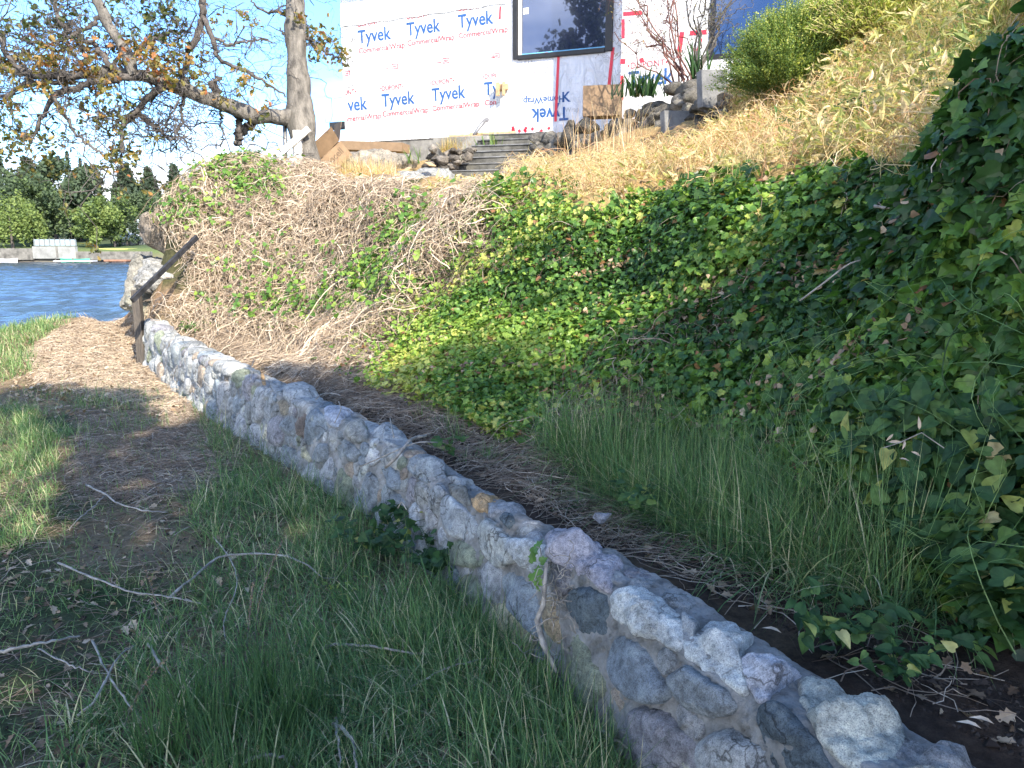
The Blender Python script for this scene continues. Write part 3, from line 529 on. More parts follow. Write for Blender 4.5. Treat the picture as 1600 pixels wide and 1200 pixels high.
for i, (ui, r_, yy) in enumerate(cand):
    c = cen[i]; dv = cen-c; dd = np.hypot(dv[:, 0], dv[:, 1]); j = np.where((dd > 1e-6) & (dd < .4))[0]; mv = man-c; md_ = np.hypot(mv[:, 0], mv[:, 1]); jm = np.where(md_ < .35)[0]; R = np.full(22, r_*1.45); Hs = np.interp(c[0], WS, WH)+np.interp(c[0], WS, WT)-.03
    for k_, t_ in enumerate(TH_+rr.uniform(-.1, .1, 22)):
        ct, st_ = math.cos(t_), math.sin(t_)
        if len(j): pr_ = (dv[j, 0]*ct+dv[j, 1]*st_)/dd[j]; h_ = (dd[j]*r_/(r_+rad_[j])-.004)/np.maximum(pr_, .05); h_ = h_[pr_ > .08]; R[k_] = min([R[k_]]+h_.tolist())
        if len(jm): pr_ = (mv[jm, 0]*ct+mv[jm, 1]*st_)/md_[jm]; h_ = (md_[jm]-.008)/np.maximum(pr_, .05); h_ = h_[pr_ > .80]; R[k_] = min([R[k_]]+h_.tolist())
        R[k_] = max(R[k_], .012)
        if c[1]+R[k_]*st_ > Hs: R[k_] = max(.012, (Hs-c[1])/st_)
    used[ui] = np.stack([c[0]+R*np.cos(TH_), c[1]+R*np.sin(TH_)], 1)
pal = [G1, G1, BL, G2, G1, (.26, .265, .26), (.32, .32, .30), (.22, .225, .22), PU, GG, (.38, .38, .37), (.36, .36, .36), (.33, .34, .35), (.30, .25, .20)]
cand.sort(key=lambda c: -(c[1]/max(c[2], 1)))
rest = [[], [], []]; off = 0
for j, (ui, r_, yy) in enumerate(cand):
    col = np.array(pal[rr.integers(len(pal))])*rr.uniform(.8, 1.15); ang = rr.uniform(.1, .8)
    V, Fq, cc = stone(used[ui], col, r_*rr.uniform(.22, .36), ang, seed=100+j, nsp=40 if j > 45 else 56, nr=11 if j > 45 else 14)
    if j < 48: fast('stone', V, Fq, M['stone'], wall, smooth=True, cols=cc)
    else: rest[0].append(V); rest[1].append(Fq+off); rest[2].append(cc); off += len(V)
if rest[0]:
    o = fast('small_stones', np.concatenate(rest[0]), np.concatenate(rest[1]), M['stone'], wall, smooth=True, cols=np.concatenate(rest[2])); o['kind'] = 'stuff'
# ------------------------------------------------------------------ handrail at the wall's far end
pb = HZ(229, 582, 0)+[-.04, 0, 0]; hr = empty('handrail', pb, 'dark wooden handrail sloping up into the brambles on one weathered post', 'handrail')
tp = P(230, 452, math.hypot(pb[1], 0)*cp+(CAMH)*sp); hgt = tp[2]; 
mb = MB(); mb.box((pb[0], pb[1], (hgt-.1)/2), (.05, .05, (hgt+.1)/2)); mb.build('post', M['postwood'], hr, bevel=.008)
r0 = np.array([pb[0]-.14, pb[1]-.35, hgt-.16]); r1 = P(308, 370, 9.75)
r0 = P(206, 470, 8.95); rd = (r1-r0)/np.linalg.norm(r1-r0); sd_ = np.cross(rd, [0, 0, 1.]); sd_ /= np.linalg.norm(sd_); rz = np.cross(sd_, rd)
mb = MB(); mb.box((r0+r1)/2+rz*.0, (np.linalg.norm(r1-r0)/2, .02, .032), rd, sd_, rz); mb.build('rail', M['railwood'], hr, bevel=.006)
for zz_ in (.82, .93): MB().tube([(pb[0]-.07, pb[1]-.058, hgt*zz_), (pb[0]-.07, pb[1]-.045, hgt*zz_)], .012, 8).build('bolt', M['metalpipe'], hr)
# ------------------------------------------------------------------ boulders
def boulder(name, c, r, col, seed, label, cat='boulder', parent=None, sub=5, ang=.35, rot=0, flat=.25, group=None):
    import bmesh
    bm = bmesh.new(); bmesh.ops.create_icosphere(bm, subdivisions=sub, radius=1); rr = np.random.default_rng(seed)
    V = np.array([v.co[:] for v in bm.verts]); Fs = np.array([[v.index for v in f.verts] for f in bm.faces]); bm.free()
    for _ in range(int(10*ang+6)):
        n_ = rr.normal(size=3); n_ /= np.linalg.norm(n_); d0 = rr.uniform(.5, .9); k_ = V@n_; V = V-np.maximum(k_-d0, 0)[:, None]*n_*.92
    nn = np.array([mnoise.fractal(Vector(v)*2+Vector((seed*3.1, 0, 0)), .8, 2.2, 6) for v in V]); V = V*(1+.17*nn)[:, None]
    V = V*np.array(r); c_, s_ = math.cos(rot), math.sin(rot); V = np.stack([V[:, 0]*c_-V[:, 1]*s_, V[:, 0]*s_+V[:, 1]*c_, V[:, 2]], 1)+np.array(c)
    o = fast(name, V, Fs, M['rock'], parent, smooth=True, cols=np.tile(col, (len(V), 1)))
    if parent is None: meta(o, label, cat, group)
    return o
LR = (.50, .49, .45)
boulder('boulder', P(205, 452, 11.3)+[.25, .3, 0], (.62, .75, .62), (.25, .24, .215), 3, 'big pale boulder behind the handrail post, right at the water side', sub=6, ang=1.2)
boulder('boulder', P(262, 436, 10.2)+[.0, .3, -.05], (.56, .5, .42), (.33, .32, .30), 14, 'sunlit white rock face just above the handrail', sub=6, ang=1.2)
boulder('boulder', P(236, 372, 10.9)+[.1, .3, 0], (.42, .5, .42), (.25, .21, .17), 5, 'brown boulder draped with dry vines, above the pale ones')
boulder('boulder', P(218, 480, 10.6)+[0, .1, 0], (.24, .3, .26), (.26, .25, .2), 8, 'small dark mossy boulder directly behind the handrail post')
boulder('boulder', P(660, 282, 12.9)+[0, .2, -.1], (.62, .5, .35), (.30, .30, .29), 9, 'grey white boulder in front of the stone planter, left of the steps')
boulder('boulder', P(583, 262, 14)+[0, .2, -.15], (.95, .7, .5), (.27, .24, .20), 12, 'broad buff boulder under the flat cardboard, right of the oak')
# ------------------------------------------------------------------ house under construction
A0 = P(540, 220, 18.3); B0 = P(790, 212, 16.9); e = np.array([B0[0]-A0[0], B0[1]-A0[1], 0]); e /= np.linalg.norm(e); no = np.array([e[1], -e[0], 0])
if no[1] > 0: no = -no
ZB = 4.16; ZT = 9.2
def wpt(px, py, v=0.):
    d = ray(px, py); p0 = A0+no*v; t_ = ((p0-[0, 0, CAMH])@no)/(d@no); q = np.array([0, 0, CAMH])+d*t_; return (q-A0)@e, q[2]
VR, VS = -.12, 1.45                                   # recessed wall, projecting right wall
def X(u, v, z): return np.array([A0[0], A0[1], 0])+e*u+no*v+np.array([0, 0, z])
house = empty('house', X(2, 0, ZB-.4), 'house under construction clad in white printed wrap with large dark windows', 'house')
uB = wpt(792, 150)[0]; uC = wpt(970, 120, VS)[0]
def hbox(mb, u0, u1, v0, v1, z0, z1): return mb.box(X((u0+u1)/2, (v0+v1)/2, (z0+z1)/2), ((u1-u0)/2, (v1-v0)/2, (z1-z0)/2), e, no)
def orient(o):
    """turn the part's own frame to the wall so that its procedural patterns run along it"""
    a_ = math.atan2(e[1], e[0]); R_ = Matrix.Rotation(-a_, 4, 'Z'); o.data.transform(R_); o.rotation_euler = (0, 0, a_); return o
orient(hbox(MB(), 0, uB, -6, 0, ZB, ZT).build('wall', M['wrap'], house))
uw0 = wpt(806, 60, VR)[0]; uw1 = wpt(949, 60, VR)[0]; zs = wpt(880, 83, VR)[1]; zs = (wpt(808, 88, VR)[1]+wpt(945, 74, VR)[1])/2
mb = MB(); hbox(mb, uB, uC+.3, VR-.2, VR, ZB-.1, zs-.05); hbox(mb, uB, uw0-.02, VR-.2, VR-.002, zs-.05, ZT); hbox(mb, uw1+.02, uC+.3, VR-.2, VR-.002, zs-.05, ZT)
orient(mb.build('wall', M['wrapgrid'], house))
uD = wpt(1108, 60, VS)[0]; zD = wpt(1120, 92, VS)[1]; uE = uD+6.5
mb = MB(); hbox(mb, uC, uD, VR-.2, VS, ZB-.3, ZT); hbox(mb, uD, uE, VR-.2, VS, ZB-.3, zD); orient(mb.build('wall', M['wrap'], house))
hbox(MB(), -.02, uB+.02, -6, -.03, ZB-1.3, ZB).build('foundation', M['concrete'], house)
win = hbox(hbox(hbox(MB(), uw0-.06, uw0+.05, VR-.1, VR+.05, zs-.08, ZT), uw1-.04, uw1+.12, VR-.1, VR+.05, zs-.08, ZT), uw0+.05, uw1-.04, VR-.1, VR+.06, zs-.10, zs).build('window_frame', M['black'], house, bevel=.01)
orient(hbox(MB(), uw0+.05, uw1-.04, VR-.06, VR-.04, zs, ZT).build('pane', M['glass'], house))
hbox(MB(), uw0+.06, uw0+.13, VR-.038, VR+.01, zs+.01, ZT).build('window_mullion', M['whitewood'], house)
hbox(MB(), uw0+.10, uw1-.05, VR-.036, VR-.01, zs+.006, zs+.035).build('sill_film', plain('blue film', (.15, .42, .65), .4, .1, 4, 0), house)
hbox(hbox(hbox(MB(), uD, uD+.08, VS-.2, VS+.02, zD, ZT), uD+.08, uE, VS-.2, VS+.02, zD, zD+.08), uD+2.4, uD+2.5, VS-.2, VS+.02, zD+.08, ZT).build('window_frame', M['black'], house)
orient(hbox(MB(), uD+.08, uE, VS-.1, VS-.08, zD+.08, ZT).build('pane', M['glass'], house))
hbox(MB(), -.1, uE, -6, VS+.2, ZT, ZT+.25).build('roof', M['black'], house)
sgu, sgz = wpt(856, 18, VR); 
hbox(MB(), wpt(817, 20, VR)[0], wpt(825, 20, VR)[0], VR-.038, VR-.03, wpt(817, 22, VR)[1], wpt(817, 12, VR)[1]).build('sticker', M['wrap'], house)
# lettering on the wrap
_fc = bpy.data.curves.new('lettering', 'FONT')
dg = None
def textV(s, size, bold=0, sx=1):
    c = _fc.copy(); c.body = s; c.size = size; c.offset = bold; c.extrude = 0; c.resolution_u = 3
    o = bpy.data.objects.new('lettering', c); COL.objects.link(o); bpy.context.view_layer.update()
    me = bpy.data.meshes.new_from_object(o.evaluated_get(bpy.context.evaluated_depsgraph_get()))
    V = np.array([v.co[:] for v in me.vertices]) if len(me.vertices) else np.zeros((0, 3)); Fs = [tuple(p.vertices) for p in me.polygons]
    bpy.data.objects.remove(o); bpy.data.meshes.remove(me); bpy.data.curves.remove(c)
    V[:, 0] *= sx; return V, Fs
LET = {}
def letter(key, s, size, u, z, v, ang=0, bold=0, sx=1, flip=False, clip=None, mir=False):
    """s with its lower left corner at wall position u,z"""
    V, Fs = textV(s, size, bold, sx); a_ = ang+(math.pi if flip else 0)
    x = V[:, 0]*math.cos(a_)-V[:, 1]*math.sin(a_)+u; y = V[:, 0]*math.sin(a_)+V[:, 1]*math.cos(a_)+z
    if clip: 
        keep = {i for i in range(len(V)) if clip[0] <= x[i] <= clip[1]}; Fs = [f for f in Fs if all(i in keep for i in f)]
    if Fs: P3 = np.array([X(a, v+.006, b) for a, b in zip(x, y)]); MB().add(P3, Fs).build('lettering', M[key], house)
def crown(u, z, s, v, key='printred'):
    m_ = MB()
    for k_, (x0, hh) in enumerate(((-.5, .8), (0, 1.15), (.5, .8))): m_.add([X(u+(x0-.22)*s, v+.006, z), X(u+(x0+.22)*s, v+.006, z), X(u+x0*1.25*s, v+.006, z+hh*s)], [(0, 1, 2)])
    m_.build('crown_emblem', M[key], house)
def badge(u, z, s, v, key='printred'):
    m_ = MB()
    for x0, x1, y0, y1 in ((-1, 1, 0, .2), (-1, 1, 1.2, 1.4), (-1, -.8, .2, 1.2), (.8, 1, .2, 1.2), (-.5, .5, .45, .65), (-.5, -.3, .65, .95), (.3, .5, .65, .95), (-.1, .1, .65, 1.0)):
        m_.add([X(u+x0*s, v+.006, z+y0*s), X(u+x1*s, v+.006, z+y0*s), X(u+x1*s, v+.006, z+y1*s), X(u+x0*s, v+.006, z+y1*s)], [(0, 1, 2, 3)])
    m_.build('badge_emblem', M[key], house)
def logo(px, py, pw, clip=None):
    """px,py = left foot of the T; pw = width of the word in photo pixels"""
    u, z = wpt(px, py); u2, z2 = wpt(px+pw, py-pw*.075); wd = u2-u; ang = .03; s = wd/2.19/.92
    letter('printblue', 'Tyvek', s*1.12, u, z, 0, ang, bold=s*.022, sx=.86, clip=clip)
    letter('printred', 'CommercialWrap', s*.47, u+.02*s, z-s*.62, 0, ang, bold=s*.007, sx=.97, clip=clip)
    letter('printred', '\u2022DUPONT\u2022', s*.42, u-.1*s, z+s*.98, 0, ang, bold=s*.006, sx=.85, clip=clip)
    for j in range(3): letter('printgrey', '- --- -- ---- --', s*.2, u+.15*s, z-s*(1.25+.14*j), 0, ang, clip=clip)
for q in ((560, 68, 43), (636, 56, 44), (716, 44, 46), (597, 167, 43), (675, 158, 44)): logo(*q)
for q in ((560, 16, 60), (650, 8, 60), (740, -2, 50)):
    u, z = wpt(q[0], q[1]); letter('printgrey', '- --- -- --- ---- -- ---', .07, u, z, .02, .03); letter('printgrey', '--- -- ---- --- --', .07, u, z-.09, .02, .03)
logo(757, 149, 46, clip=(0, wpt(777, 149)[0])); logo(523, 176, 43, clip=(.03, 9))
for px, py in ((606, 108), (686, 99), (770, 91)):
    u, z = wpt(px, py); crown(u, z, .07, 0)
    if px < 760: badge(*wpt(px+11, py), .085, 0)
badge(*wpt(776, 91), .075, 0); badge(*wpt(543, 118), .07, 0)
# upside-down lettering and tape under the window
u, z = wpt(880, 178, VR); letter('printblue', 'Tyvek', .40, u+.12, z+.14, VR, 0, bold=.009, sx=.86, flip=True)
u, z = wpt(876, 157, VR); letter('printblue', 'HomeWrap.', .2, u+.1, z+.10, VR, 0, flip=True, bold=.003)
u, z = wpt(876, 164, VR); letter('printblue', 'K', .30, u+.02, z+.06, VR, 0, bold=.006)
letter('printgrey', 'Wrap', .14, u+.1, z-.16, VR, 0)
letter('printred', '\u2022DUPONT\u2022', .13, *wpt(817, 93, VR), VR, .03)
crown(*wpt(938, 96, VR), .05, VR, 'printgrey'); badge(*wpt(947, 96, VR), .06, VR, 'printgrey')
rr = random.Random(5)
mk = LET.setdefault('black', MB())
for k_ in range(16):
    u, z = wpt(rr.uniform(826, 862), rr.uniform(97, 116), VR); a_ = rr.uniform(.6, 1.6)+(1 if k_ % 3 else 0); l_ = rr.uniform(.03, .07); c_, s_ = math.cos(a_)*l_, math.sin(a_)*l_
    mk.add([X(u, VR+.006, z), X(u+.012, VR+.006, z), X(u+c_+.008, VR+.006, z+s_), X(u+c_, VR+.006, z+s_)], [(0, 1, 2, 3)])
letter('printblue', 'Tyvek', .40, *wpt(982, 136, VS), VS, .02, bold=.009, sx=.86); 
letter('printred', '\u2022DUPONT\u2022', .16, *wpt(980, 108, VS), VS, .02)
def strip(px0, py0, px1, py1, wd, v):
    a_, b_ = np.array(wpt(px0, py0, v)), np.array(wpt(px1, py1, v)); d = b_-a_; d /= np.linalg.norm(d); n_ = np.array([-d[1], d[0]])*wd/2
    MB().add([X(q[0], v+.009, q[1]) for q in (a_-n_, a_+n_, b_+n_, b_-n_)], [(0, 1, 2, 3)]).build('seam_tape', M['tape'], house)
strip(873, 84, 868, 190, .06, VR); strip(958, 74, 951, 140, .07, VR); strip(793, -30, 792, 90, .04, VR); strip(794, 95, 792, 204, .04, VR); strip(782, 10, 781, 30, .04, 0)
for k_ in range(9):
    px = rr.uniform(798, 860); strip(px, 200+rr.uniform(-4, 5), px+3, 203+rr.uniform(-4, 4), .06, VR)
strip(974, 30, 974, 60, .06, VS); strip(974, 92, 973, 100, .1, VS); strip(972, 118, 972, 156, .06, VS); strip(1060, 90, 1066, 50, .08, VS); strip(1078, 52, 1104, 50, .08, VS); strip(1000, 95, 1006, 93, .08, VS); strip(974, 22, 1003, 20, .07, VS); strip(1090, 80, 1096, 60, .05, VS)
for k_, m_ in LET.items(): m_.build('scribble', M[k_], house)
# seam lap at the top of the big sheet
lp = MB(); 
for k_ in range(40):
    u0 = uB*k_/40; u1 = uB*(k_+1)/40; z0 = wpt(540, 42)[1]+(wpt(786, 6)[1]-wpt(540, 42)[1])*k_/40+.012*math.sin(k_*.9); z1 = wpt(540, 42)[1]+(wpt(786, 6)[1]-wpt(540, 42)[1])*(k_+1)/40+.012*math.sin((k_+1)*.9)
    lp.add([X(u0, .02, z0), X(u1, .02, z1), X(u1, .004, z1+.5), X(u0, .004, z0+.5)], [(0, 1, 2, 3)])
orient(lp.build('upper_wrap', M['wrap'], house))
beam = hbox(MB(), -.65, -.01, -.5, -.3, wpt(520, 198)[1], wpt(520, 187)[1]).build('beam_end', M['black'], house, bevel=.01)
br = MB(); hbox(br, wpt(778, 1)[0], wpt(795, 1)[0], .0, .14, wpt(785, 142)[1], wpt(785, 133)[1]); hbox(br, wpt(779, 1)[0], wpt(784, 1)[0], .14, .2, wpt(785, 152)[1], wpt(785, 131)[1]); hbox(br, wpt(789, 1)[0], wpt(793, 1)[0], .14, .2, wpt(785, 152)[1], wpt(785, 131)[1])
o = br.build('wood_block', M['lumber'], bevel=.004); meta(o, 'small light wooden block fixed to the corner of the white wrapped wall', 'wood block')
# ------------------------------------------------------------------ steps, planter, debris
sb = P(746, 293, 13.2); st_ = P(815, 214, 16.0); dirv = np.array([st_[0]-sb[0], st_[1]-sb[1], 0]); run = np.linalg.norm(dirv); dirv /= run; sdv = np.array([dirv[1], -dirv[0], 0])
steps = empty('concrete_steps', sb, 'weathered grey concrete steps climbing to the wrapped house', 'steps')
M['riser'] = plain('shaded and stained riser concrete', (.13, .125, .11), .95, .5, 3, .6, 50); NS = 8; ris = (st_[2]-sb[2])/NS  # risers darkened for shade as well as stain, against lighter treads
for k_ in range(NS):
    c = sb+dirv*(run*(k_+.5)/NS+.12)+np.array([0, 0, ris*(k_+1)-ris*.75]); mb = MB(); mb.box(c, (.74, run/NS/2+.12, ris*.75), sdv, dirv, jit=.006); so_ = mb.build('step', M['riser'], steps, bevel=.01); MB().box(c+np.array([0, 0, ris*.75+.011])-dirv*.018, (.75, run/NS/2+.12, .012), sdv, dirv, jit=.003).build('tread', M['slab'], so_, bevel=.006)
pl = P(728, 226, 15.7); pln = empty('concrete_planter', pl, 'grey concrete planter box beside the top of the steps', 'planter')
mb = MB(); mb.box(P(722, 228, 15.6)+[0, .2, 0], (.62, .15, .20), sdv, dirv); mb.build('front_wall', M['concrete'], pln, bevel=.02)
mb = MB(); mb.box(P(722, 216, 15.9)+[0, .3, -.1], (.6, .2, .06), sdv, dirv); mb.build('soil', M['bark'], pln)
rp = empty('rubble_wall', P(722, 262, 14.3), 'little dark rubble stone wall left of the steps', 'wall'); rr = np.random.default_rng(4)
for k_ in range(60):
    pyy = rr.uniform(241, 282); q = P(rr.uniform(676, np.interp(pyy, [240, 285], [752, 690])), 0, 14.4); zz = P(700, pyy, 14.4)[2]; boulder('rubble_stone', (q[0], 14.2+rr.uniform(-.1, .1), zz), rr.uniform(.06, .14, 3)*[1.3, 1, .8], np.array([.16, .14, .12])*rr.uniform(.5, 1.5), 50+k_, None, parent=rp, sub=3, ang=1.6)
# rockery to the right of the steps
rk = empty('rockery', P(1000, 215, 11.2), 'dark mossy dry stone rockery holding the hillside right of the steps', 'rockery')
rkp = []
for k_ in range(96):
    px = rr.uniform(838, 1135); top = np.interp(px, [835, 870, 920, 960, 1000, 1040, 1090, 1135], [215, 205, 190, 172, 150, 138, 138, 150]); bot = np.interp(px, [835, 900, 960, 1000, 1050, 1100, 1135], [265, 258, 250, 245, 232, 205, 180])
    py = rr.uniform(top, bot); t_ = np.interp(px, [835, 1000, 1135], [14.0, 11.6, 9.6])+np.interp(py, [top, bot], [.5, 0]); s_ = rr.uniform(.11, .24)*t_/12
    boulder('rock', P(px, py, t_)+[0, .1, 0], rr.uniform(.75, 1.2, 3)*s_*[1.3, 1, .85], np.array([.12, .11, .095])*rr.uniform(.5, 1.6), 200+k_, None, parent=rk, sub=3, rot=rr.uniform(0, 3), ang=1.3)
for k_ in range(26):
    px = rr.uniform(790, 1000); py = np.interp(px, [790, 850, 1000], [270, 262, 258])+rr.uniform(-6, 8); s_ = rr.uniform(.08, .2)
    boulder('rock', P(px, py, rr.uniform(11, 12)), rr.uniform(.7, 1.3, 3)*s_*[1.4, 1, .7], np.array([.2, .17, .15])*rr.uniform(.5, 1.4), 400+k_, None, parent=rk, sub=3, rot=rr.uniform(0, 3), ang=1.3)
def slab(c0, wd, hg, th_, rz, lean, label):
    q = Matrix.Rotation(rz, 3, 'Z')@Matrix.Rotation(lean, 3, 'X'); mb = MB(); mb.box(c0, (wd/2, th_/2, hg/2), q@Vector((1, 0, 0)), q@Vector((0, 1, 0)), q@Vector((0, 0, 1)), jit=.012)
    return meta(mb.build('concrete_slab', M['slab'], bevel=.01), label, 'slab')
slab(P(1056, 196, 10.6), .40, .38, .12, .25, -.1, 'lower grey concrete slab standing in the rockery'); slab(P(1112, 142, 10.0), .38, .52, .12, .3, -.12, 'taller upright concrete slab beside the green bush')
def cbox(c0, half, rot, label, open_=False, name='cardboard_box'):
    q = [np.array((rot@Vector(a))[:]) for a in ((1, 0, 0), (0, 1, 0), (0, 0, 1))]; ob = empty(name, c0, label, 'box'); h = np.array(half); t_ = .008
    mb = MB(); c0 = np.array(c0)
    for ax in range(3):
        for s_ in (-1, 1):
            if open_ and ax == 2 and s_ == 1: continue
            hh = h.copy(); hh[ax] = t_; 
            if ax == 0: hh[1] -= t_*2; hh[2] -= t_*2
            if ax == 1: hh[2] -= t_*2
            mb.box(c0+q[ax]*s_*(h[ax]-t_), hh, *q)
    mb.build('carton', M['card'], ob)
    if open_:
        for (ax, s_, tilt) in ((0, 1, .9), (0, -1, 1.2), (1, -1, .6), (1, 1, 1.5)):
            dvec = q[ax]*s_*math.sin(tilt)+q[2]*math.cos(tilt); L_ = h[1-ax]*.0+min(h[0], h[1])*.75; oth = q[1-ax]; cc_ = c0+q[2]*h[2]+q[ax]*s_*h[ax]+dvec*L_; nn_ = np.cross(oth, dvec); MB().box(cc_, (h[1-ax]*.97, L_, .004), oth, dvec, nn_).build('flap', M['card'], ob)
    return ob, q
bc = P(517, 250, 13.3); rotb = Matrix.Rotation(.5, 3, 'Z')@Matrix.Rotation(-.75, 3, 'Y')
ob, q = cbox(bc, (.30, .22, .16), rotb, 'tilted open cardboard box with dark print lying beside the oak', True)
V, Fs = textV('macell', .16, .002); cx = V[:, 0].mean(); V3 = np.array([bc-q[1]*(.224)+q[0]*(v[0]-cx)+q[2]*(v[1]-.03) for v in V]); MB().add(V3, Fs).build('box_lettering', M['cardprint'], ob)
cbox(P(586, 230, 16.2), (.72, .22, .09), Matrix.Rotation(-.25, 3, 'Z')@Matrix.Rotation(.06, 3, 'Y'), 'long flat cardboard carton lying under the white wall')
cbox(P(942, 160, 13.4), (.34, .2, .26), Matrix.Rotation(-.2, 3, 'Z'), 'plain brown cardboard box standing behind the rockery')
def plank(a_, b_, w_, th_, label, m_='lumber', name='plank', cat='plank', group=None):
    a_ = np.array(a_); b_ = np.array(b_); d = b_-a_; L_ = np.linalg.norm(d); d /= L_; s_ = np.cross(d, [0, 0, 1.]); s_ /= np.linalg.norm(s_); mb = MB().box((a_+b_)/2, (L_/2, w_/2, th_/2), d, s_, np.cross(s_, d)); return meta(mb.build(name, M[m_], bevel=.004), label, cat, group)
plank(P(702, 213, 16.4), P(790, 209, 16.3), .14, .04, 'longest light board laid along the foot of the white wall', group='boards at the wall foot')
plank(P(735, 210, 16.2), P(806, 207, 16.1), .12, .05, 'short board stacked on top of the other at the head of the steps', group='boards at the wall foot')
plank(P(720, 212.5, 16.1), P(768, 213, 15.9), .08, .03, 'thin front board overhanging the planter', group='boards at the wall foot')
plank(P(572, 291, 12.6), P(615, 263, 13.4), .1, .03, 'splintered board sloping up in front of the buff boulder', group='boards on the dry grass')
plank(P(590, 290, 12.5), P(640, 262, 13.3), .07, .03, 'narrow board sloping up beside the grey white boulder', group='boards on the dry grass')
plank(P(668, 254, 12.7), P(676, 259, 12.6), .14, .02, 'small rusty brown offcut on top of the grey white boulder')
pp = [P(740, 212, 16.0), P(745, 204, 16.0), P(752, 195, 16.0), P(757, 189, 16.1), P(761, 187, 16.2)]; meta(MB().tube(pp, [.035, .035, .04, .045, .05], 10).build('bent_pipe', M['metalpipe'], smooth=True), 'bent grey pipe leaning up by the boards at the wall foot', 'pipe')
wp = empty('white_post_rail', P(463, 262, 12.2), 'white post with a sloping white rail beside the oak trunk', 'railing')
MB().box(P(466, 240, 12.1), (.06, .05, .36)).build('post', M['whitewood'], wp, bevel=.006)
a_, b_ = P(438, 240, 12.0), P(483, 201, 12.0); d = (b_-a_); L_ = np.linalg.norm(d); d /= L_; s_ = np.cross(d, [0, 1., 0]); MB().box((a_+b_)/2, (L_/2, .03, .05), d, [0, 1, 0], s_).build('rail', M['whitewood'], wp, bevel=.006)
meta(MB().tube([P(446, 250, 12.3), P(445, 194, 12.3)], .035, 10).build('standpipe', M['metalpipe'], smooth=True), 'thin dark upright pipe left of the oak trunk', 'pipe')
# ------------------------------------------------------------------ plants as stuff
def leafT(outline, fold=.12, cup=.15):
    """fan around a midrib point; outline in x,y with y the leaf axis"""
    o = np.array(outline, float); z = fold*np.abs(o[:, 0])-cup*(o[:, 1]-.5)**2
    V = np.r_[[[0, .42, -.01]], np.c_[o, z]]; n = len(o)
    return V, np.array([[0, i+1, (i+1) % n+1] for i in range(n)])
IVY = leafT([(0, 0), (.22, -.10), (.42, .02), (.52, .22), (.34, .40), (.48, .62), (.22, .64), (0, 1.0), (-.22, .64), (-.48, .62), (-.34, .40), (-.52, .22), (-.42, .02), (-.22, -.10)])
IVY2 = leafT([(0, 0), (.32, .0), (.48, .25), (.30, .5), (0, .95), (-.30, .5), (-.48, .25), (-.32, .0)])
HEART = leafT([(0, .04), (.2, -.06), (.36, .08), (.36, .35), (.2, .7), (0, 1.05), (-.2, .7), (-.36, .35), (-.36, .08), (-.2, -.06)], .2, .3)
LANCE = leafT([(0, 0), (.11, .25), (.12, .55), (0, 1), (-.12, .55), (-.11, .25)], .3, .5)
OAK = leafT([(0, 0), (.16, .12), (.12, .28), (.32, .4), (.2, .55), (.34, .72), (.14, .82), (0, 1), (-.14, .82), (-.34, .72), (-.2, .55), (-.32, .4), (-.12, .28), (-.16, .12)], .25, .2)
TRI = (np.array([[-.3, 0, 0], [.3, .1, 0], [.12, .9, .1], [-.28, .7, -.05]]), np.array([[0, 1, 2, 3]]))
IVP = [(640,322),(760,302),(860,304),(900,332),(1100,306),(1300,286),(1340,278),(1470,296),(1510,170),(1545,70),(1600,40),(1800,-50),(2100,300),(2100,1300),(1640,1060),(1480,960),(1400,860),(1250,770),(1130,690),(1000,680),(900,700),(800,700),(700,650),(600,620),(500,590),(480,530),(600,480),(650,400)]
def pts(n, x0, x1, y0, y1, poly=None, sdmin=None, sdmax=None, zr=None, near=0, dens=None):
    x = RNG.uniform(x0, x1, n); y = RNG.uniform(y0, y1, n); k_ = np.ones(n, bool)
    if near: k_ &= RNG.random(n) < np.clip((near/np.hypot(x, y+.3))**1.6, 0, 1)
    x, y = x[k_], y[k_]
    if sdmin is not None or sdmax is not None:
        s_ = sdwall(x, y); k_ = np.ones(len(x), bool)
        if sdmin is not None: k_ &= s_ > sdmin
        if sdmax is not None: k_ &= s_ < sdmax
        x, y = x[k_], y[k_]
    z = G(x, y)
    if zr: k_ = (z > zr[0]) & (z < zr[1]); x, y, z = x[k_], y[k_], z[k_]
    if poly is not None:
        px, py, f = proj(np.stack([x, y, z], -1)); k_ = inpoly(px, py, poly); x, y, z = x[k_], y[k_], z[k_]
    if dens is not None: k_ = RNG.random(len(x)) < dens(x, y, z); x, y, z = x[k_], y[k_], z[k_]
    return np.stack([x, y, z], -1)
def leaves(name, T, p, size, nb, jit, mat_, tint, off=.06, label=None, cat=None, down=.0, parent=None, lift=0):
    """leaves lying over the surface at p, facing roughly along its normal, bent upward"""
    m_ = len(p); n_ = Gn(p[:, 0], p[:, 1]) if nb is None else np.broadcast_to(nb, (m_, 3))
    d = n_*1.0+np.array([0, 0, .35])+RNG.normal(0, jit, (m_, 3)); spin = math.pi+RNG.normal(0, .9, m_) if down else RNG.uniform(0, 6.28, m_)
    V, Fq = spread(T[0], T[1], p+n_*(RNG.random(m_)[:, None]**1.3*off)+[0, 0, lift], frames(d, spin), size)
    o = fast(name, V, Fq, mat_, parent, attr=rep(tint, len(T[0])))
    if label: meta(o, label, cat, kind='stuff')
    return o
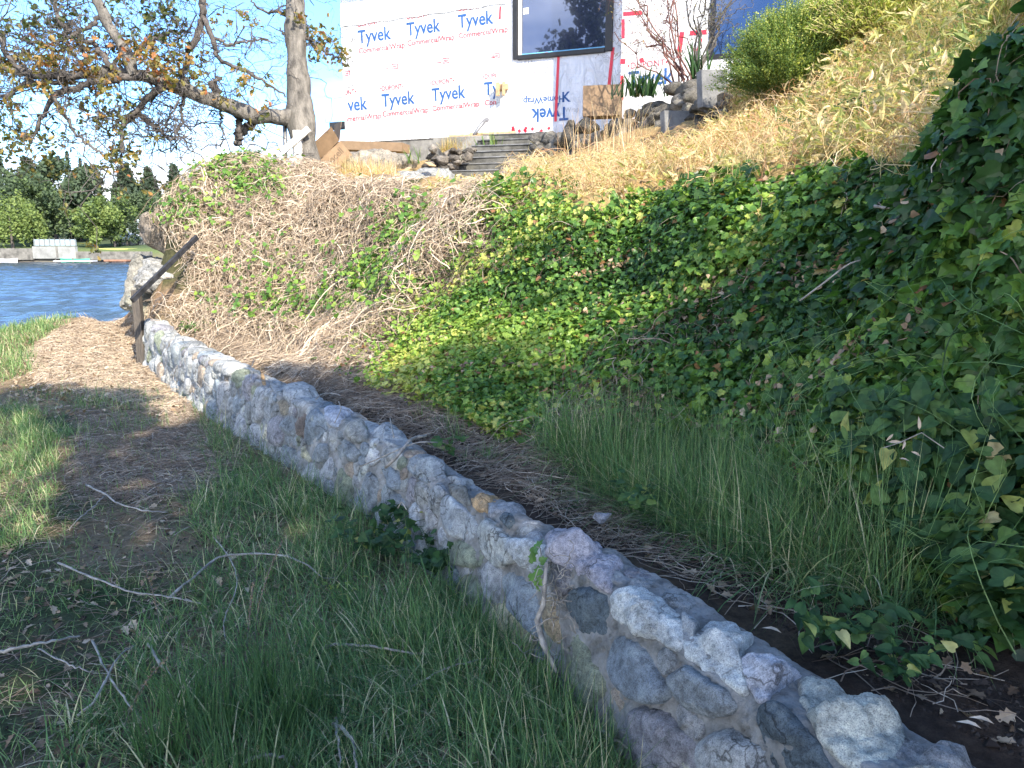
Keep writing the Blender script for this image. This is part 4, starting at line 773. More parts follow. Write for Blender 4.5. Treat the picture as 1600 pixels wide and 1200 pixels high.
# steep ground is sampled by true area: more points where the bank is steep
def steep(x, y): 
    n_ = Gn(x, y); return np.clip(1/np.maximum(n_[:, 2], .2)/4.5, 0, 1)
def ivd(x, y, z):
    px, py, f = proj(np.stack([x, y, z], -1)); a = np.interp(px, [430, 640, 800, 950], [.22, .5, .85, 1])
    bald = (fbm(x*1.0, z*1.6+y*.6, 1.6, 61, 3)-.47)*3.6; a = a*np.clip(.9-bald*np.interp(px, [600, 1100, 1300, 1500], [1.3, 1.1, .5, .1]), .10, 1)*np.clip(1.35-2.2*np.abs(fbm(x*1.0, z*1.6+y*.6, 4.5, 63, 3)-.38), .35, 1)
    sun_lob_ = np.exp(-(((px-740)/230)**2+((py-545)/62)**2)); return np.clip(a*steep(x, y)+sun_lob_*.45, 0, 1)*np.where(py > 470, np.interp(px+60*(vn(x, y, 4, 88)-.5), [520, 590, 690], [.02, .15, 1]), 1)
p = pts(2000000, -3.5, 3.6, .8, 9.3, IVP, sdmin=.45, dens=ivd, near=5.5)
px, py, f = proj(p); sz = np.interp(px, [500, 1000, 1250, 1600], [.038, .044, .056, .082])*RNG.uniform(.6, 1.25, len(p))
keep = RNG.random(len(p)) < np.clip((.050/sz)**2, .2, 1); p = p[keep]; sz = sz[keep]; px = px[keep]; py = py[keep]
tn_ = RNG.beta(1.8, 2.8, len(p))*.80+.9*(fbm(p[:, 0], p[:, 2]+p[:, 1], 1.6, 71, 3)-.5); tn_ = tn_+np.interp(px, [450, 800, 1000, 1250, 1400], [.36, .30, .18, .12, 0])  # last term paints the bank's sunlit left part paler
sun_lob = np.exp(-(((px-740)/230)**2+((py-545)/62)**2)); tn_ = tn_*(1-sun_lob*.8)+sun_lob*.8*RNG.uniform(.68, .98, len(p))  # pool of sun on the lobe painted into the leaf tints
dead = RNG.random(len(p)) < np.interp(px, [500, 900, 1200], [.05, .03, .010]); tn_ = np.where(dead, RNG.uniform(.93, 1, len(p)), np.clip(tn_, 0, .9))
sz = sz*np.exp(RNG.normal(0, .22, len(p))); sl_ = RNG.integers(0, 4, len(p)); VV = []; FF = []; AA = []; o_ = 0
def curl(T, k_, j): V = T[0].copy(); V[:, 2] = V[:, 2]*k_-.25*max(0, k_-1.5)*V[:, 0]**2+j*V[:, 0]*V[:, 1]; return V, T[1]
nn_ = Gn(p[:, 0], p[:, 1])
for k_, T in enumerate((curl(IVY, 1, .2), curl(IVY, 3.2, -.3), curl(IVY2, 1.6, .3), curl(IVY, -1.2, .5))):
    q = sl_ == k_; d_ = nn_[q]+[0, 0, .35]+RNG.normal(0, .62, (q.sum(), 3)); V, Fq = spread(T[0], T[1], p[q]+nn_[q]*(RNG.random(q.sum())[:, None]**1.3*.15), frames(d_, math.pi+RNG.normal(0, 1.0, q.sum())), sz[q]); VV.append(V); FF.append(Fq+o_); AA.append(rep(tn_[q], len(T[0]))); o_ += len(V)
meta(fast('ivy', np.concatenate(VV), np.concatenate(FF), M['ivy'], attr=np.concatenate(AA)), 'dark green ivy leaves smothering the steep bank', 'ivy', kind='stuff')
print('ivy', len(p))
# brow of the ivy: shoots standing above the bank edge
# dry vine tangles
def tangle(n, x0, x1, y0, y1, poly, dens=None, L_=(.25, .8), rad=(.002, .006), off=.14, k_=9, curl=.55, **kw):
    p = pts(n, x0, x1, y0, y1, poly, dens=dens, **kw); m_ = len(p); n_ = Gn(p[:, 0], p[:, 1]); a = np.cross(n_, [0, 0, 1.])+[1e-3, 0, 0]; a /= np.linalg.norm(a, axis=1)[:, None]; b_ = np.cross(n_, a)
    th = RNG.uniform(0, 6.28, m_)[:, None]+np.cumsum(RNG.normal(0, curl, (m_, k_)), 1)+np.cumsum(RNG.normal(0, curl*.3, (m_, 1))*np.ones((1, k_)), 1)
    st = (RNG.uniform(L_[0], L_[1], m_)/k_)[:, None]
    u = np.cumsum(np.cos(th)*st, 1); v = np.cumsum(np.sin(th)*st, 1); u -= u.mean(1, keepdims=True); v -= v.mean(1, keepdims=True)
    t_ = np.linspace(0, 1, k_)[None]; h_ = RNG.uniform(0, off, m_)[:, None]*(.35+.65*np.sin(t_*math.pi))+RNG.normal(0, min(.012, off*.07), (m_, k_))
    Pp = p[:, None]+a[:, None]*u[..., None]+b_[:, None]*v[..., None]; g = G(Pp[..., 0], Pp[..., 1])
    Pp = Pp+n_[:, None]*h_[..., None]; Pp[..., 2] = np.maximum(Pp[..., 2], g+.004)
    r_ = RNG.uniform(0, 1, m_)[:, None]**2*(rad[1]-rad[0])+rad[0]; r_ = r_*(1-.55*t_)
    return Pp, r_
def putvines(name, Pp, r_, label, cat, mt='vine', tint=None):
    V, Fq = tubes(Pp, r_); tt = RNG.beta(2.5, 2, len(Pp)) if tint is None else tint
    return meta(fast(name, V, Fq, M[mt], attr=rep(tt, Pp.shape[1]*3)), label, cat, kind='stuff')
VP = [(250,300),(300,225),(400,222),(500,262),(530,300),(738,302),(775,338),(700,408),(640,480),(640,520),(560,560),(420,530),(320,512),(245,502),(246,478),(306,474),(302,430),(290,375),(262,345)]
Pp, r_ = tangle(130000, -6, 0, 6, 12.2, VP, sdmin=.3, dens=lambda x, y, z: steep(x, y)*np.clip(1.25-1.0*np.clip(fbm(x, z+y*.5, 1.5, 77)-.45, 0, 1)*3, .25, 1), L_=(.3, 1.0), rad=(.0025, .0075), off=.26)
print('vines', len(Pp)); putvines('brambles', Pp, r_, 'pale dry vine stems heaped over the mound left of the ivy bank', 'brambles')
MD = [(245,300),(260,260),(330,235),(400,240),(440,280),(420,330),(330,370),(260,350)]
def patchd(cs):
    def f_(x, y, z):
        px, py, f = proj(np.stack([x, y, z], -1)); d = np.zeros(len(px))
        for cx, cy, rx, ry, a in cs: d = np.maximum(d, a*np.exp(-(((px-cx)/rx)**2+((py-cy)/ry)**2)))
        return d*steep(x, y)
    return f_
p = pts(420000, -6, -.5, 6, 12.5, VP, sdmin=.35, dens=patchd([(345,262,55,26,1),(400,295,36,24,.7),(300,330,40,26,.6),(262,300,22,30,.7),(490,480,110,28,.45),(600,440,50,40,.7),(330,300,80,50,.22),(640,370,36,36,.7),(420,430,70,40,.12)]))
leaves('mound_leaves', IVY2, p, RNG.uniform(.04, .085, len(p)), None, .5, M['ivy'], np.clip(RNG.beta(3, 3, len(p))*.5+.38, 0, .93), off=.30, label='green bramble leaves showing through the dry stems on the mound', cat='leaves'); print('moundleaves', len(p))
Pp, r_ = tangle(90000, -2.6, 2.4, 1.4, 8.8, IVP, sdmin=.5, dens=lambda x, y, z: steep(x, y)*np.clip((fbm(x, z*1.6+y*.6, 1.6, 61, 3)-.44)*5, .04, 1)*.8*np.interp(x, [.5, 1.5], [1, .35]), L_=(.2, .7), rad=(.0015, .0045), off=.16)
putvines('ivy_stems', Pp, r_, 'thin dead stems showing in the gaps of the ivy', 'stems', mt='twig')
# twig litter on the terrace
TL = [(300,520),(430,510),(560,540),(700,590),(800,680),(960,760),(1100,860),(1300,960),(1620,1080),(1620,1200),(1400,1090),(1180,960),(940,850),(740,740),(600,670),(430,580),(330,545)]
Pp, r_ = tangle(70000, -4.2, 2.2, .9, 10, TL, sdmin=.27, dens=lambda x, y, z: np.interp(y, [1.8, 2.6, 3.2, 6], [.10, .22, .75, 1]), L_=(.15, .6), rad=(.0012, .0032), off=.05, curl=.4)
putvines('twig_litter', Pp, r_, 'grey dead twigs littering the soil behind the stone wall', 'twig litter', mt='twig', tint=RNG.beta(2.2, 1.6, len(Pp)))
LT = [(0,480),(250,480),(330,640),(400,700),(700,900),(980,1200),(980,1500),(-600,1500),(-600,480)]
Pp, r_ = tangle(150000, -8, 1, .9, 12, LT, sdmax=-.04, near=4.5, dens=lambda x, y, z: np.clip((fbm(x, y, 1.3, 83)-.38)*3, .12, 1)*.6, L_=(.08, .4), rad=(.001, .0026), off=.03, curl=.3)
putvines('lawn_twigs', Pp, r_, 'small straw and twigs scattered over the rough lawn', 'twigs', mt='twig', tint=RNG.beta(2, 2, len(Pp)))
Pp, r_ = tangle(80000, -5, -1, 4.6, 10, [(120,640),(240,620),(330,640),(400,700),(330,760),(240,790),(120,770)], sdmax=-.03, dens=lambda x, y, z: .55+0*x, L_=(.08, .4), rad=(.0015, .003), off=.05, curl=.4)
putvines('mown_litter', Pp, r_, 'patch of matted brown twigs on the lawn beside the wall', 'twig litter', mt='twig', tint=RNG.beta(2.6, 1.7, len(Pp)))
Pp, r_ = tangle(90000, -9, -3.4, 7.2, 13.5, [(40,560),(90,520),(200,470),(235,485),(240,600),(300,640),(250,650),(60,600)], sdmax=.4, dens=lambda x, y, z: .6+0*x, L_=(.1, .5), rad=(.002, .005), off=.07, curl=.4)
putvines('leaf_slope_twigs', Pp, r_, 'dry stems and leaves spilling down the slope to the lakeside lawn', 'twig litter')
p = pts(9000, -9, -3.2, 7.0, 13.5, [(0,640),(40,560),(90,520),(200,460),(250,485),(240,600),(300,640),(330,660),(200,700)], sdmax=.4)
leaves('fallen_leaves', OAK, p, RNG.uniform(.03, .075, len(p)), None, .6, M['litter'], RNG.beta(2, 2, len(p)), off=.06, label='brown oak leaves fallen on the lawn near the handrail', cat='fallen leaves')
p = np.r_[pts(9000, -6, 1, 1, 7.5, LT, sdmax=-.03, near=4), pts(16000, -4, 2.2, 1, 9.5, TL, sdmin=.25)]
leaves('dead_leaves', OAK, p, RNG.uniform(.02, .06, len(p)), None, .5, M['litter'], RNG.beta(2, 2.5, len(p)), off=.02, label='small dead leaves scattered over soil and lawn', cat='fallen leaves')
# ---- grasses
def grass(name, p, h, wd, lean, tint, label, mt='grass', curl=1.0, seg=4, ang=None):
    m_ = len(p); V, Fq = blades(p-[0, 0, .01], RNG.uniform(0, 6.28, m_) if ang is None else ang, h, wd, lean, curl, seg)
    o = fast(name, V, Fq, M[mt], attr=rep(tint, 2*(seg+1))); return meta(o, label, 'grass', kind='stuff') if label else o
def gt(m_, a=2.2, b_=2.5, s_=.85, dry=.12): t_ = RNG.beta(a, b_, m_)*s_; return np.where(RNG.random(m_) < dry, RNG.uniform(.85, 1, m_), t_)
LG = [(300,640),(345,655),(420,715),(560,810),(760,970),(960,1200),(1100,1700),(-100,1700),(100,1150),(250,960),(330,880),(290,800),(330,730)]
def clump(s_, sd_, lo=.12, g=4): return lambda x, y, z: np.clip((fbm(x, y, s_, sd_, 3)-.42)*g, lo, 1)
p = pts(230000, -4.2, 1.4, .7, 7.6, LG, sdmax=-.02, near=3.2, dens=clump(2.2, 91, .3)); m_ = len(p); print('long grass', m_)
hs = np.interp(sdwall(p[:, 0], p[:, 1]), [-1.6, -.1], [.55, 1.1])*np.interp(p[:, 1], [2, 5], [.9, 1.1])
grass('long_grass', p, RNG.uniform(.10, .30, m_)*hs, RNG.uniform(.0025, .005, m_), RNG.uniform(.15, 1.1, m_), gt(m_), 'long green grass leaning against the foot of the stone wall', curl=1.1)
p = pts(420000, -9, 1, .9, 9.6, LT, sdmax=-.04, near=3.0, dens=clump(1.3, 95, .32, 3.4)); m_ = len(p); print('lawn', m_)
tt_ = gt(m_, 2.6, 2, .95, .14)
grass('lawn_grass', p, RNG.uniform(.04, .16, m_), RNG.uniform(.0025, .005, m_), RNG.uniform(.2, 1.3, m_), tt_, 'thin patchy grass of the rough lawn', curl=1.0, seg=3)
TF = [(60,690),(60,625),(110,612),(225,625),(235,690),(170,720),(100,715)]; BR_ = [(-300,640),(50,640),(85,700),(95,770),(80,850),(-20,880),(-300,900)]
p = pts(160000, -8, -2.4, 4, 9, [(30,720),(20,620),(110,600),(250,615),(270,690),(170,745)], dens=lambda x, y, z: np.clip((fbm(x, y, 2.0, 191, 3)-.40)*6, 0, 1)*np.exp(-((x+4.9)**2/1.3+(y-6.7)**2/.9))); m_ = len(p); grass('shaded_tuft', p, RNG.uniform(.05, .24, m_), RNG.uniform(.003, .007, m_), RNG.uniform(.1, 1.2, m_), gt(m_, 2.5, 2, .9), 'dense soft green tuft of grass on the far lawn', seg=3)
p = pts(130000, -8, -2, 3, 8.6, BR_, dens=clump(1.6, 99, .35, 5)); m_ = len(p); grass('side_tuft', p, RNG.uniform(.06, .20, m_), RNG.uniform(.004, .007, m_), RNG.uniform(.2, 1.1, m_), gt(m_, 3.2, 2, .86), 'bright tufts of grass at the left side of the lawn', seg=3)
p = pts(380000, -22, -4, 8, 26, [(-400,640),(0,600),(60,580),(50,540),(120,500),(190,470),(200,400),(0,430),(-400,430)], sdmax=-.6, zr=(-.62, .45), dens=lambda x, y, z: np.clip(1.1-y/30, .2, 1)); m_ = len(p); grass('shore_grass', p, RNG.uniform(.08, .22, m_), RNG.uniform(.008, .016, m_), RNG.uniform(.1, .9, m_), np.clip(gt(m_, 3, 2, .95, .1), 0, 1), 'bright green grass running down to the lake', seg=2); print('shore', m_)
# tall fine grass on the terrace, growing in tufts
def tufts(cent, nb, rad, h, wd, lean, tint, name, label, mt='grass', seg=5, curl=1.0):
    n_ = len(cent); c = np.repeat(cent, nb, 0); a = RNG.uniform(0, 6.28, len(c)); r_ = rad*RNG.random(len(c))**.6; q = c+np.stack([np.cos(a)*r_, np.sin(a)*r_, 0*a], 1); q[:, 2] = G(q[:, 0], q[:, 1])
    hh = np.repeat(RNG.uniform(.7, 1.15, n_), nb)*RNG.uniform(h[0], h[1], len(c)); ln = np.abs(RNG.normal(lean, lean*.6, len(c)))
    return grass(name, q, hh, RNG.uniform(wd[0], wd[1], len(c)), ln, tint(len(c)), label, mt, curl, seg, a+RNG.normal(0, 1.3, len(c)))
TG = [(840,700),(900,690),(1000,690),(1120,720),(1250,760),(1400,830),(1500,890),(1520,965),(1380,965),(1240,925),(1130,880),(1040,830),(930,775)]
c = pts(4200, -.5, 2.2, 1.6, 5.4, TG, sdmin=.35); c = c[:500]; print('tufts', len(c))
tufts(c, 27, .09, (.18, .58), (.002, .0052), .75, lambda n: gt(n, 2.4, 2.2, .85, .08), 'tall_grass', 'tall fine green grass growing at the foot of the ivy bank')
c = pts(900, -2.2, 1.6, 2.4, 7.5, [(620,600),(700,640),(850,690),(960,770),(1060,850),(1000,860),(860,790),(700,720),(610,640)], sdmin=.3, dens=clump(1.8, 103, 0, 5))
tufts(c, 26, .05, (.08, .22), (.002, .0045), .6, lambda n: gt(n, 2, 2.2, .8), 'small_tufts', 'small grass tufts dotted among the twigs behind the wall')
c = np.array([HZ(x, y, 0) for x, y in ((330, 1180), (380, 1130), (430, 1160), (350, 1230), (450, 1230), (300, 1120), (480, 1130), (420, 1090), (400, 1260), (250, 1190))])
tufts(c, 90, .075, (.18, .36), (.003, .0055), .25, lambda n: RNG.beta(1.6, 4, n)*.6, 'rush_clump', 'dark green upright rush-like clump at the bottom of the lawn', seg=5)
c = np.array([HZ(x, y, 0) for x, y in ((950, 1180), (900, 1150), (850, 1120), (800, 1060), (700, 1010), (640, 950), (560, 900), (420, 760), (500, 800), (870, 1210), (930, 1230), (760, 1030), (990, 1240))]); c = np.concatenate([c, c+[-.12, -.1, 0], c+[-.25, -.05, 0]])
tufts(c, 60, .08, (.16, .34), (.003, .006), .5, lambda n: gt(n, 2, 2.6, .8), 'wallside_grass', 'coarse grass tufts right against the near part of the wall')
# ---- dry hillside
HP = [(500,300),(560,282),(620,284),(700,282),(830,272),(880,262),(1000,255),(1050,240),(1130,200),(1180,120),(1190,0),(1500,-300),(2300,-300),(1800,0),(1560,60),(1520,180),(1470,290),(1300,268),(1100,290),(900,322),(860,290),(740,292),(640,316),(510,302)]
p = pts(420000, -4, 11, 3.4, 18.5, HP, zr=(1.7, 9), sdmin=.6, near=9, dens=lambda x, y, z: np.clip((fbm(x, y, 1.4, 111)-.3)*4, .25, 1)*np.interp(x, [-3, -.5, 1], [.3, .45, 1])*np.where((np.abs(x+.1) < 1.1) & (y > 12.3), .04, 1)); m_ = len(p); print('hill', m_)
ppx, ppy, f = proj(p); tall = np.interp(ppx, [650, 840, 900, 1150, 1400], [.3, .3, .6, .9, 1.9])*np.interp(ppy, [60, 250], [1.5, .8])
tb = np.clip(RNG.beta(2.4, 2, m_)*.8+.12-.28*np.clip((ppx-1100)/400, 0, 1)*(ppy < 180)+(fbm(p[:, 0], p[:, 1], 1.2, 121)-.5)*.7, 0, 1)
grass('dry_grass', p, RNG.uniform(.08, .24, m_)*tall, RNG.uniform(.004, .010, m_), RNG.uniform(.2, 1.5, m_), tb, 'golden dry grass covering the sunny hillside', 'drygrass', seg=3)
p = pts(220000, -1, 11, 3.4, 15, HP, zr=(1.7, 9), sdmin=.6, near=8, dens=lambda x, y, z: np.clip((fbm(x, y, 1.6, 131)-.35)*4, .1, 1)*np.interp(x, [0, 2, 4], [.25, .8, 1])*.75); m_ = len(p)
ppx, ppy, f = proj(p); q = p+[0, 0, 1]*(RNG.random(m_)*np.interp(ppx, [900, 1400], [.14, .62])*np.interp(ppy, [60, 260], [1.1, .5]))[:, None]
tb = np.clip(RNG.beta(2, 2, m_)*.75+.08-.22*np.clip((ppx-1150)/350, 0, 1)*(ppy < 200)+(fbm(p[:, 0], p[:, 1], 1.3, 141)-.5)*.6, 0, 1)
leaves('dry_hill_leaves', LANCE, q, RNG.uniform(.06, .16, m_), [0, 0, .4], 1.0, M['drygrass'], tb, off=.02, label='narrow yellow leaves of dying plants tangled over the hillside', cat='dry plants'); print('hill leaves', m_)
Pp, r_ = tangle(60000, 0, 10, 3.6, 15, HP, zr=(1.7, 9), sdmin=.6, near=8, dens=lambda x, y, z: .5+0*x, L_=(.2, .7), rad=(.0015, .004), off=.35, curl=.25)
putvines('hill_stems', Pp, r_, 'tangled straw coloured stalks on the hillside', 'dry stalks', mt='drygrass', tint=RNG.uniform(.3, 1, len(Pp)))
# tall thin dry stalks beside the rockery
c = np.array([P(RNG.uniform(895, 1010), RNG.uniform(238, 262), RNG.uniform(9.6, 11.5)) for _ in range(60)]); c[:, 2] = G(c[:, 0], c[:, 1])
m_ = 60*3; cc = np.repeat(c, 3, 0)+RNG.normal(0, .12, (m_, 3))*[1, 1, 0]
grass('dry_stalks', cc, RNG.uniform(.35, 1.0, m_), RNG.uniform(.004, .008, m_), np.abs(RNG.normal(.16, .2, m_)), RNG.uniform(.6, 1, m_), 'tall thin straw stalks standing before the rockery', 'drygrass', curl=1.2)
c = np.array([P(RNG.uniform(690, 762), RNG.uniform(231, 236), 15.6) for _ in range(500)]); grass('planter_grass', c+[0, .1, -.02], RNG.uniform(.1, .4, 500), RNG.uniform(.006, .012, 500), np.abs(RNG.normal(.3, .25, 500)), RNG.uniform(.2, .9, 500), 'dry yellow grass filling the concrete planter', 'drygrass')
c = np.array([P(RNG.uniform(515, 620), RNG.uniform(262, 292), RNG.uniform(12.6, 13.4)) for _ in range(1500)]); c[:, 2] = G(c[:, 0], c[:, 1]); grass('oak_foot_grass', c, RNG.uniform(.12, .45, 1500), RNG.uniform(.005, .012, 1500), np.abs(RNG.normal(.4, .35, 1500)), RNG.uniform(.3, 1, 1500), 'reddish dry weeds between the oak and the buff boulder', 'drygrass')
# ---- leafy weeds
def weed(p, n, rad, h, size, label, T=HEART, tlo=0., thi=.8, name='weed', cat='weed', mt='weed', group=None, stems=True):
    """a clump: stems rising from p, leaves along them"""
    t_ = empty(name, p, label, cat, group); ns = max(3, n//7); S_ = []; Lp = []
    for _ in range(ns):
        a = RNG.uniform(0, 6.28); l_ = RNG.uniform(.5, 1); path = np.array([p+np.array([math.cos(a)*rad*l_*u**1.3, math.sin(a)*rad*l_*u**1.3, h*l_*(1-(1-u)**1.7)+.004]) for u in np.linspace(0, 1, 6)]); 
        gzz = G(path[:, 0], path[:, 1]); path[:, 2] = np.maximum(path[:, 2], gzz+.01); S_.append(path)
        for u in RNG.uniform(.25, 1, 7): i = u*5; j = min(int(i), 4); Lp.append(path[j]*(1-i+j)+path[j+1]*(i-j)+RNG.normal(0, size*.35, 3))
    Lp = np.array(Lp); V, Fq = tubes(np.array(S_), np.full((ns, 6), .0018)); fast('stems', V, Fq, M[mt], t_, attr=np.full(len(V), .3))
    m_ = len(Lp); d = np.array([0, -.25, .9])+RNG.normal(0, .38, (m_, 3)); V, Fq = spread(T[0], T[1], Lp, frames(d, RNG.uniform(0, 6.28, m_)), size*RNG.uniform(.6, 1.2, m_)); tt = RNG.uniform(tlo, thi, m_)
    tt = np.where(RNG.random(m_) < .07, RNG.uniform(.88, .98, m_), tt); fast('leaves', V, Fq, M[mt], t_, attr=rep(tt, len(T[0]))); return t_
weed(HZ(1310, 1010, .45), 90, .20, .12, .055, 'low green weed with heart shaped leaves growing in the bare soil behind the big capstone', name='leafy_weed')
weed(HZ(1400, 1060, .45), 60, .16, .08, .045, 'smaller weed with a few yellow leaves just right of the big capstone', name='leafy_weed')
weed(HZ(1500, 1010, .45), 40, .14, .06, .05, 'sparse weed on the bare soil near the right edge', name='leafy_weed')
weed(HZ(590, 870, .02), 160, .30, .22, .06, 'dark leafy bush of weeds low against the middle of the wall', T=IVY2, tlo=0, thi=.5, name='leafy_weed')
weed(HZ(680, 900, .02), 110, .24, .20, .055, 'dark leafy weed just right of the biggest weed at the wall foot', T=IVY2, tlo=0, thi=.5, name='leafy_weed')
weed(HZ(535, 935, .02), 60, .12, .08, .04, 'small bright yellow green weed in the grass below the wall', T=LANCE, tlo=.6, thi=.93, name='leafy_weed')
weed(HZ(345, 655, .02), 60, .14, .14, .04, 'small grey green weed at the foot of the far wall', T=LANCE, tlo=.3, thi=.8, name='leafy_weed')
weed(HZ(700, 700, .45), 30, .12, .05, .055, 'little bright leafed sprig on top of the wall behind the gap stone', T=IVY2, tlo=.5, thi=.8, name='leafy_weed')
weed(HZ(985, 800, .48), 50, .16, .12, .05, 'green weed beside the pale scrap behind the wall', T=IVY2, tlo=.3, thi=.8, name='leafy_weed')
weed(P(312, 524, 9.6), 150, .34, .18, .08, 'bright green plant spilling over the top of the far wall', T=LANCE, tlo=.5, thi=.88, name='leafy_weed')
# bindweed mixed with ivy at the right
c = pts(60000, 1.0, 2.6, 1.5, 3.6, [(1330,640),(1450,640),(1640,680),(1640,1020),(1560,1010),(1470,960),(1390,860)], sdmin=.4); c = c[RNG.permutation(len(c))[:1500]]; m_ = len(c)
leaves('bindweed', HEART, c+[0, 0, .03], RNG.uniform(.045, .10, m_), None, .5, M['weed'], np.where(RNG.random(m_) < .06, RNG.uniform(.88, 1, m_), RNG.uniform(.05, .8, m_)), off=.22, label='grey green bindweed leaves climbing over the ivy at the right', cat='bindweed')
Pp, r_ = tangle(2600, 1.0, 2.6, 1.5, 3.8, [(1200,500),(1640,480),(1640,1020),(1470,960),(1250,800)], sdmin=.4, dens=lambda x, y, z: .3+0*x, L_=(.3, .8), rad=(.0012, .0022), off=.34, curl=.18)
putvines('bindweed_stems', Pp, r_, 'thin green climbing stems over the ivy at the right', 'stems', mt='grass', tint=RNG.uniform(.3, .8, len(Pp)))
# flower-like pale dry leaf pods on the right
# ---- sticks on the lawn
STK = [([(90,880),(150,905),(200,925),(260,932),(322,945)], 5, 'long grey twig with a slight bend lying across the left lawn'),
 ([(262,935),(300,905),(340,868),(400,865),(450,868),(485,885),(505,905),(525,902)], 6, 'longest crooked brown twig arching across the grass in the middle of the lawn'),
 ([(335,840),(355,865),(369,890),(370,920),(352,960),(348,985),(360,1015)], 3.5, 'thin pale curved stem crossing the longest twig'),
 ([(-20,1024),(30,1012),(70,1003),(125,994)], 7, 'thick tan twig at the left edge on bare soil'),
 ([(135,758),(165,772),(180,785),(220,798),(262,800)], 6, 'weathered twig on the brown litter of the far lawn'),
 ([(165,772),(150,788),(118,815),(105,830)], 4, 'short twig forking down from the weathered one on the far lawn'),
 ([(232,1006),(245,1030),(262,1050),(282,1076)], 6, 'short thick white-tipped stick among the dark rushes'),
 ([(120,1120),(150,1095),(172,1048),(190,1020),(212,1008)], 5, 'twig with a steep bend in the lower left grass'),
 ([(145,1000),(160,1040),(185,1080),(210,1112),(222,1125)], 4, 'dark speckled twig beside the steeply bent one'),
 ([(500,1012),(545,1005),(600,1014),(645,1022),(692,1022)], 6, 'brown twig lying in the grass near the cream stone'),
 ([(375,1200),(395,1184),(420,1178),(445,1184),(458,1204)], 7, 'pale hooked stick at the bottom of the picture'),
 ([(525,1122),(528,1150),(532,1206)], 5, 'pale upright prong at the bottom centre'),
 ([(523,1132),(540,1142),(552,1158),(558,1204)], 7, 'bleached gnarled stick right of the pale prong'),
 ([(640,1075),(680,1052),(720,1036),(770,1028),(838,1030)], 4, 'light twig leaning against the cream stone of the wall'),
 ([(922,1130),(948,1148),(968,1160),(1012,1195)], 5, 'forked twig at the wall foot under the green stone'),
 ([(60,1012),(110,1040),(140,1050),(150,1048)], 3, 'short thin twig on the grass by the left edge')]
for pl_, r_, lab in STK:
    q = np.array([HZ(x, y, .03+.05*math.sin(i/(len(pl_)-1)*3.1)) for i, (x, y) in enumerate(pl_)]); t_ = np.linspace(0, len(q)-1, 22); q2 = np.stack([np.interp(t_, np.arange(len(q)), q[:, a]) for a in range(3)], 1); q2[1:-1] = (q2[:-2]+q2[1:-1]*2+q2[2:])/4; q2 += RNG.normal(0, .0022, q2.shape)
    rad_ = r_*.001*np.linspace(1.15, .55, 22)*(1+.15*np.sin(np.arange(22)*1.7)); meta(MB().tube(q2, rad_, 7).build('fallen_twig', M['stick'], smooth=True), lab, 'twig', 'twigs fallen on the lawn')
# curly dead tendrils hanging on the wall
TD = [([(398,560),(393,585),(400,600)], 'curved pale tendril at the orange edged capstone'), ([(286,570),(278,590),(288,605)], 'pale hooked tendril low on the far wall'), ([(322,586),(316,598),(322,604)], 'small curled tendril on the far wall'),
 ([(330,580),(326,592),(333,600),(346,612)], 'wavy tendril right of the curled one on the far wall'), ([(498,634),(505,625),(520,623),(530,624)], 'arched tendril over the brown boulder capstone'), ([(530,640),(536,650),(533,668)], 'tendril beside the blue speckled capstone'),
 ([(608,656),(612,680),(622,700),(615,690)], 'white tendril hanging over the broad grey capstone'), ([(575,728),(610,718),(650,704),(682,694)], 'long straight tendril crossing the middle wall'),
 ([(616,728),(630,724),(638,708),(645,698),(660,694)], 'thick bent tendril under the dark topped capstone'), ([(637,790),(642,782),(649,794)], 'short looped tendril above the blue sliver stone'), ([(262,556),(274,535),(280,520)], 'straight tendril poking out near the handrail post')]
for pl_, lab in TD:
    q = []
    for x, y in pl_:
        s_, h_ = p2sh(x, y); q.append(wsurf(s_, h_, .075))
    q = np.array(q); t_ = np.linspace(0, len(q)-1, 12); q2 = np.stack([np.interp(t_, np.arange(len(q)), q[:, a]) for a in range(3)], 1); q2[1:-1] = (q2[:-2]+q2[1:-1]+q2[2:])/3
    meta(MB().tube(q2, .0038 if 'thick' not in lab else .009, 6).build('dead_tendril', M['stick'], smooth=True), lab, 'tendril', 'dead tendrils clinging to the wall')
wv = empty('wall_vine', wsurf(*p2sh(880, 980)), 'dry woody vine with a few ivy leaves hanging down the front of the wall', 'vine')
q = [wsurf(*p2sh(x+RNG.normal(0, 5), y), .05+RNG.uniform(0, .03)) for x, y in ((868,880),(866,910),(870,940),(862,965),(874,1000),(872,1020),(882,1048))]; MB().tube(q, [.006, .008, .01, .012, .012, .010, .006], 7).build('stem', M['stick'], wv, smooth=True)
for k_ in range(34):
    x0, y0 = RNG.normal(866, 9), RNG.uniform(880, 1040); q = [wsurf(*p2sh(x0, y0), .03)]; a = RNG.uniform(0, 6.28)
    for _ in range(7): a += RNG.normal(0, .7); q.append(q[-1]+np.array([.022*math.cos(a), -.006+RNG.normal(0, .006), .022*math.sin(a)]))
    MB().tube(q, .0018, 4).build('tendril', M['stick'], wv, smooth=True)
Lp = np.array([wsurf(*p2sh(x+RNG.normal(0, 4), y+RNG.normal(0, 4)), .07) for x, y in [(850, 862), (852, 875), (848, 890), (862, 885), (858, 905), (850, 900), (866, 1038), (856, 1045), (870, 1048), (862, 1050), (873, 1040), (850, 868), (860, 896)]])
V, Fq = spread(IVY[0], IVY[1], Lp, frames(np.array([-.7, -.6, .5])+RNG.normal(0, .3, (13, 3)), RNG.uniform(0, 6.28, 13)), RNG.uniform(.03, .05, 13)); fast('leaves', V, Fq, M['ivy'], wv, attr=rep(RNG.uniform(.35, .7, 13), len(IVY[0])))
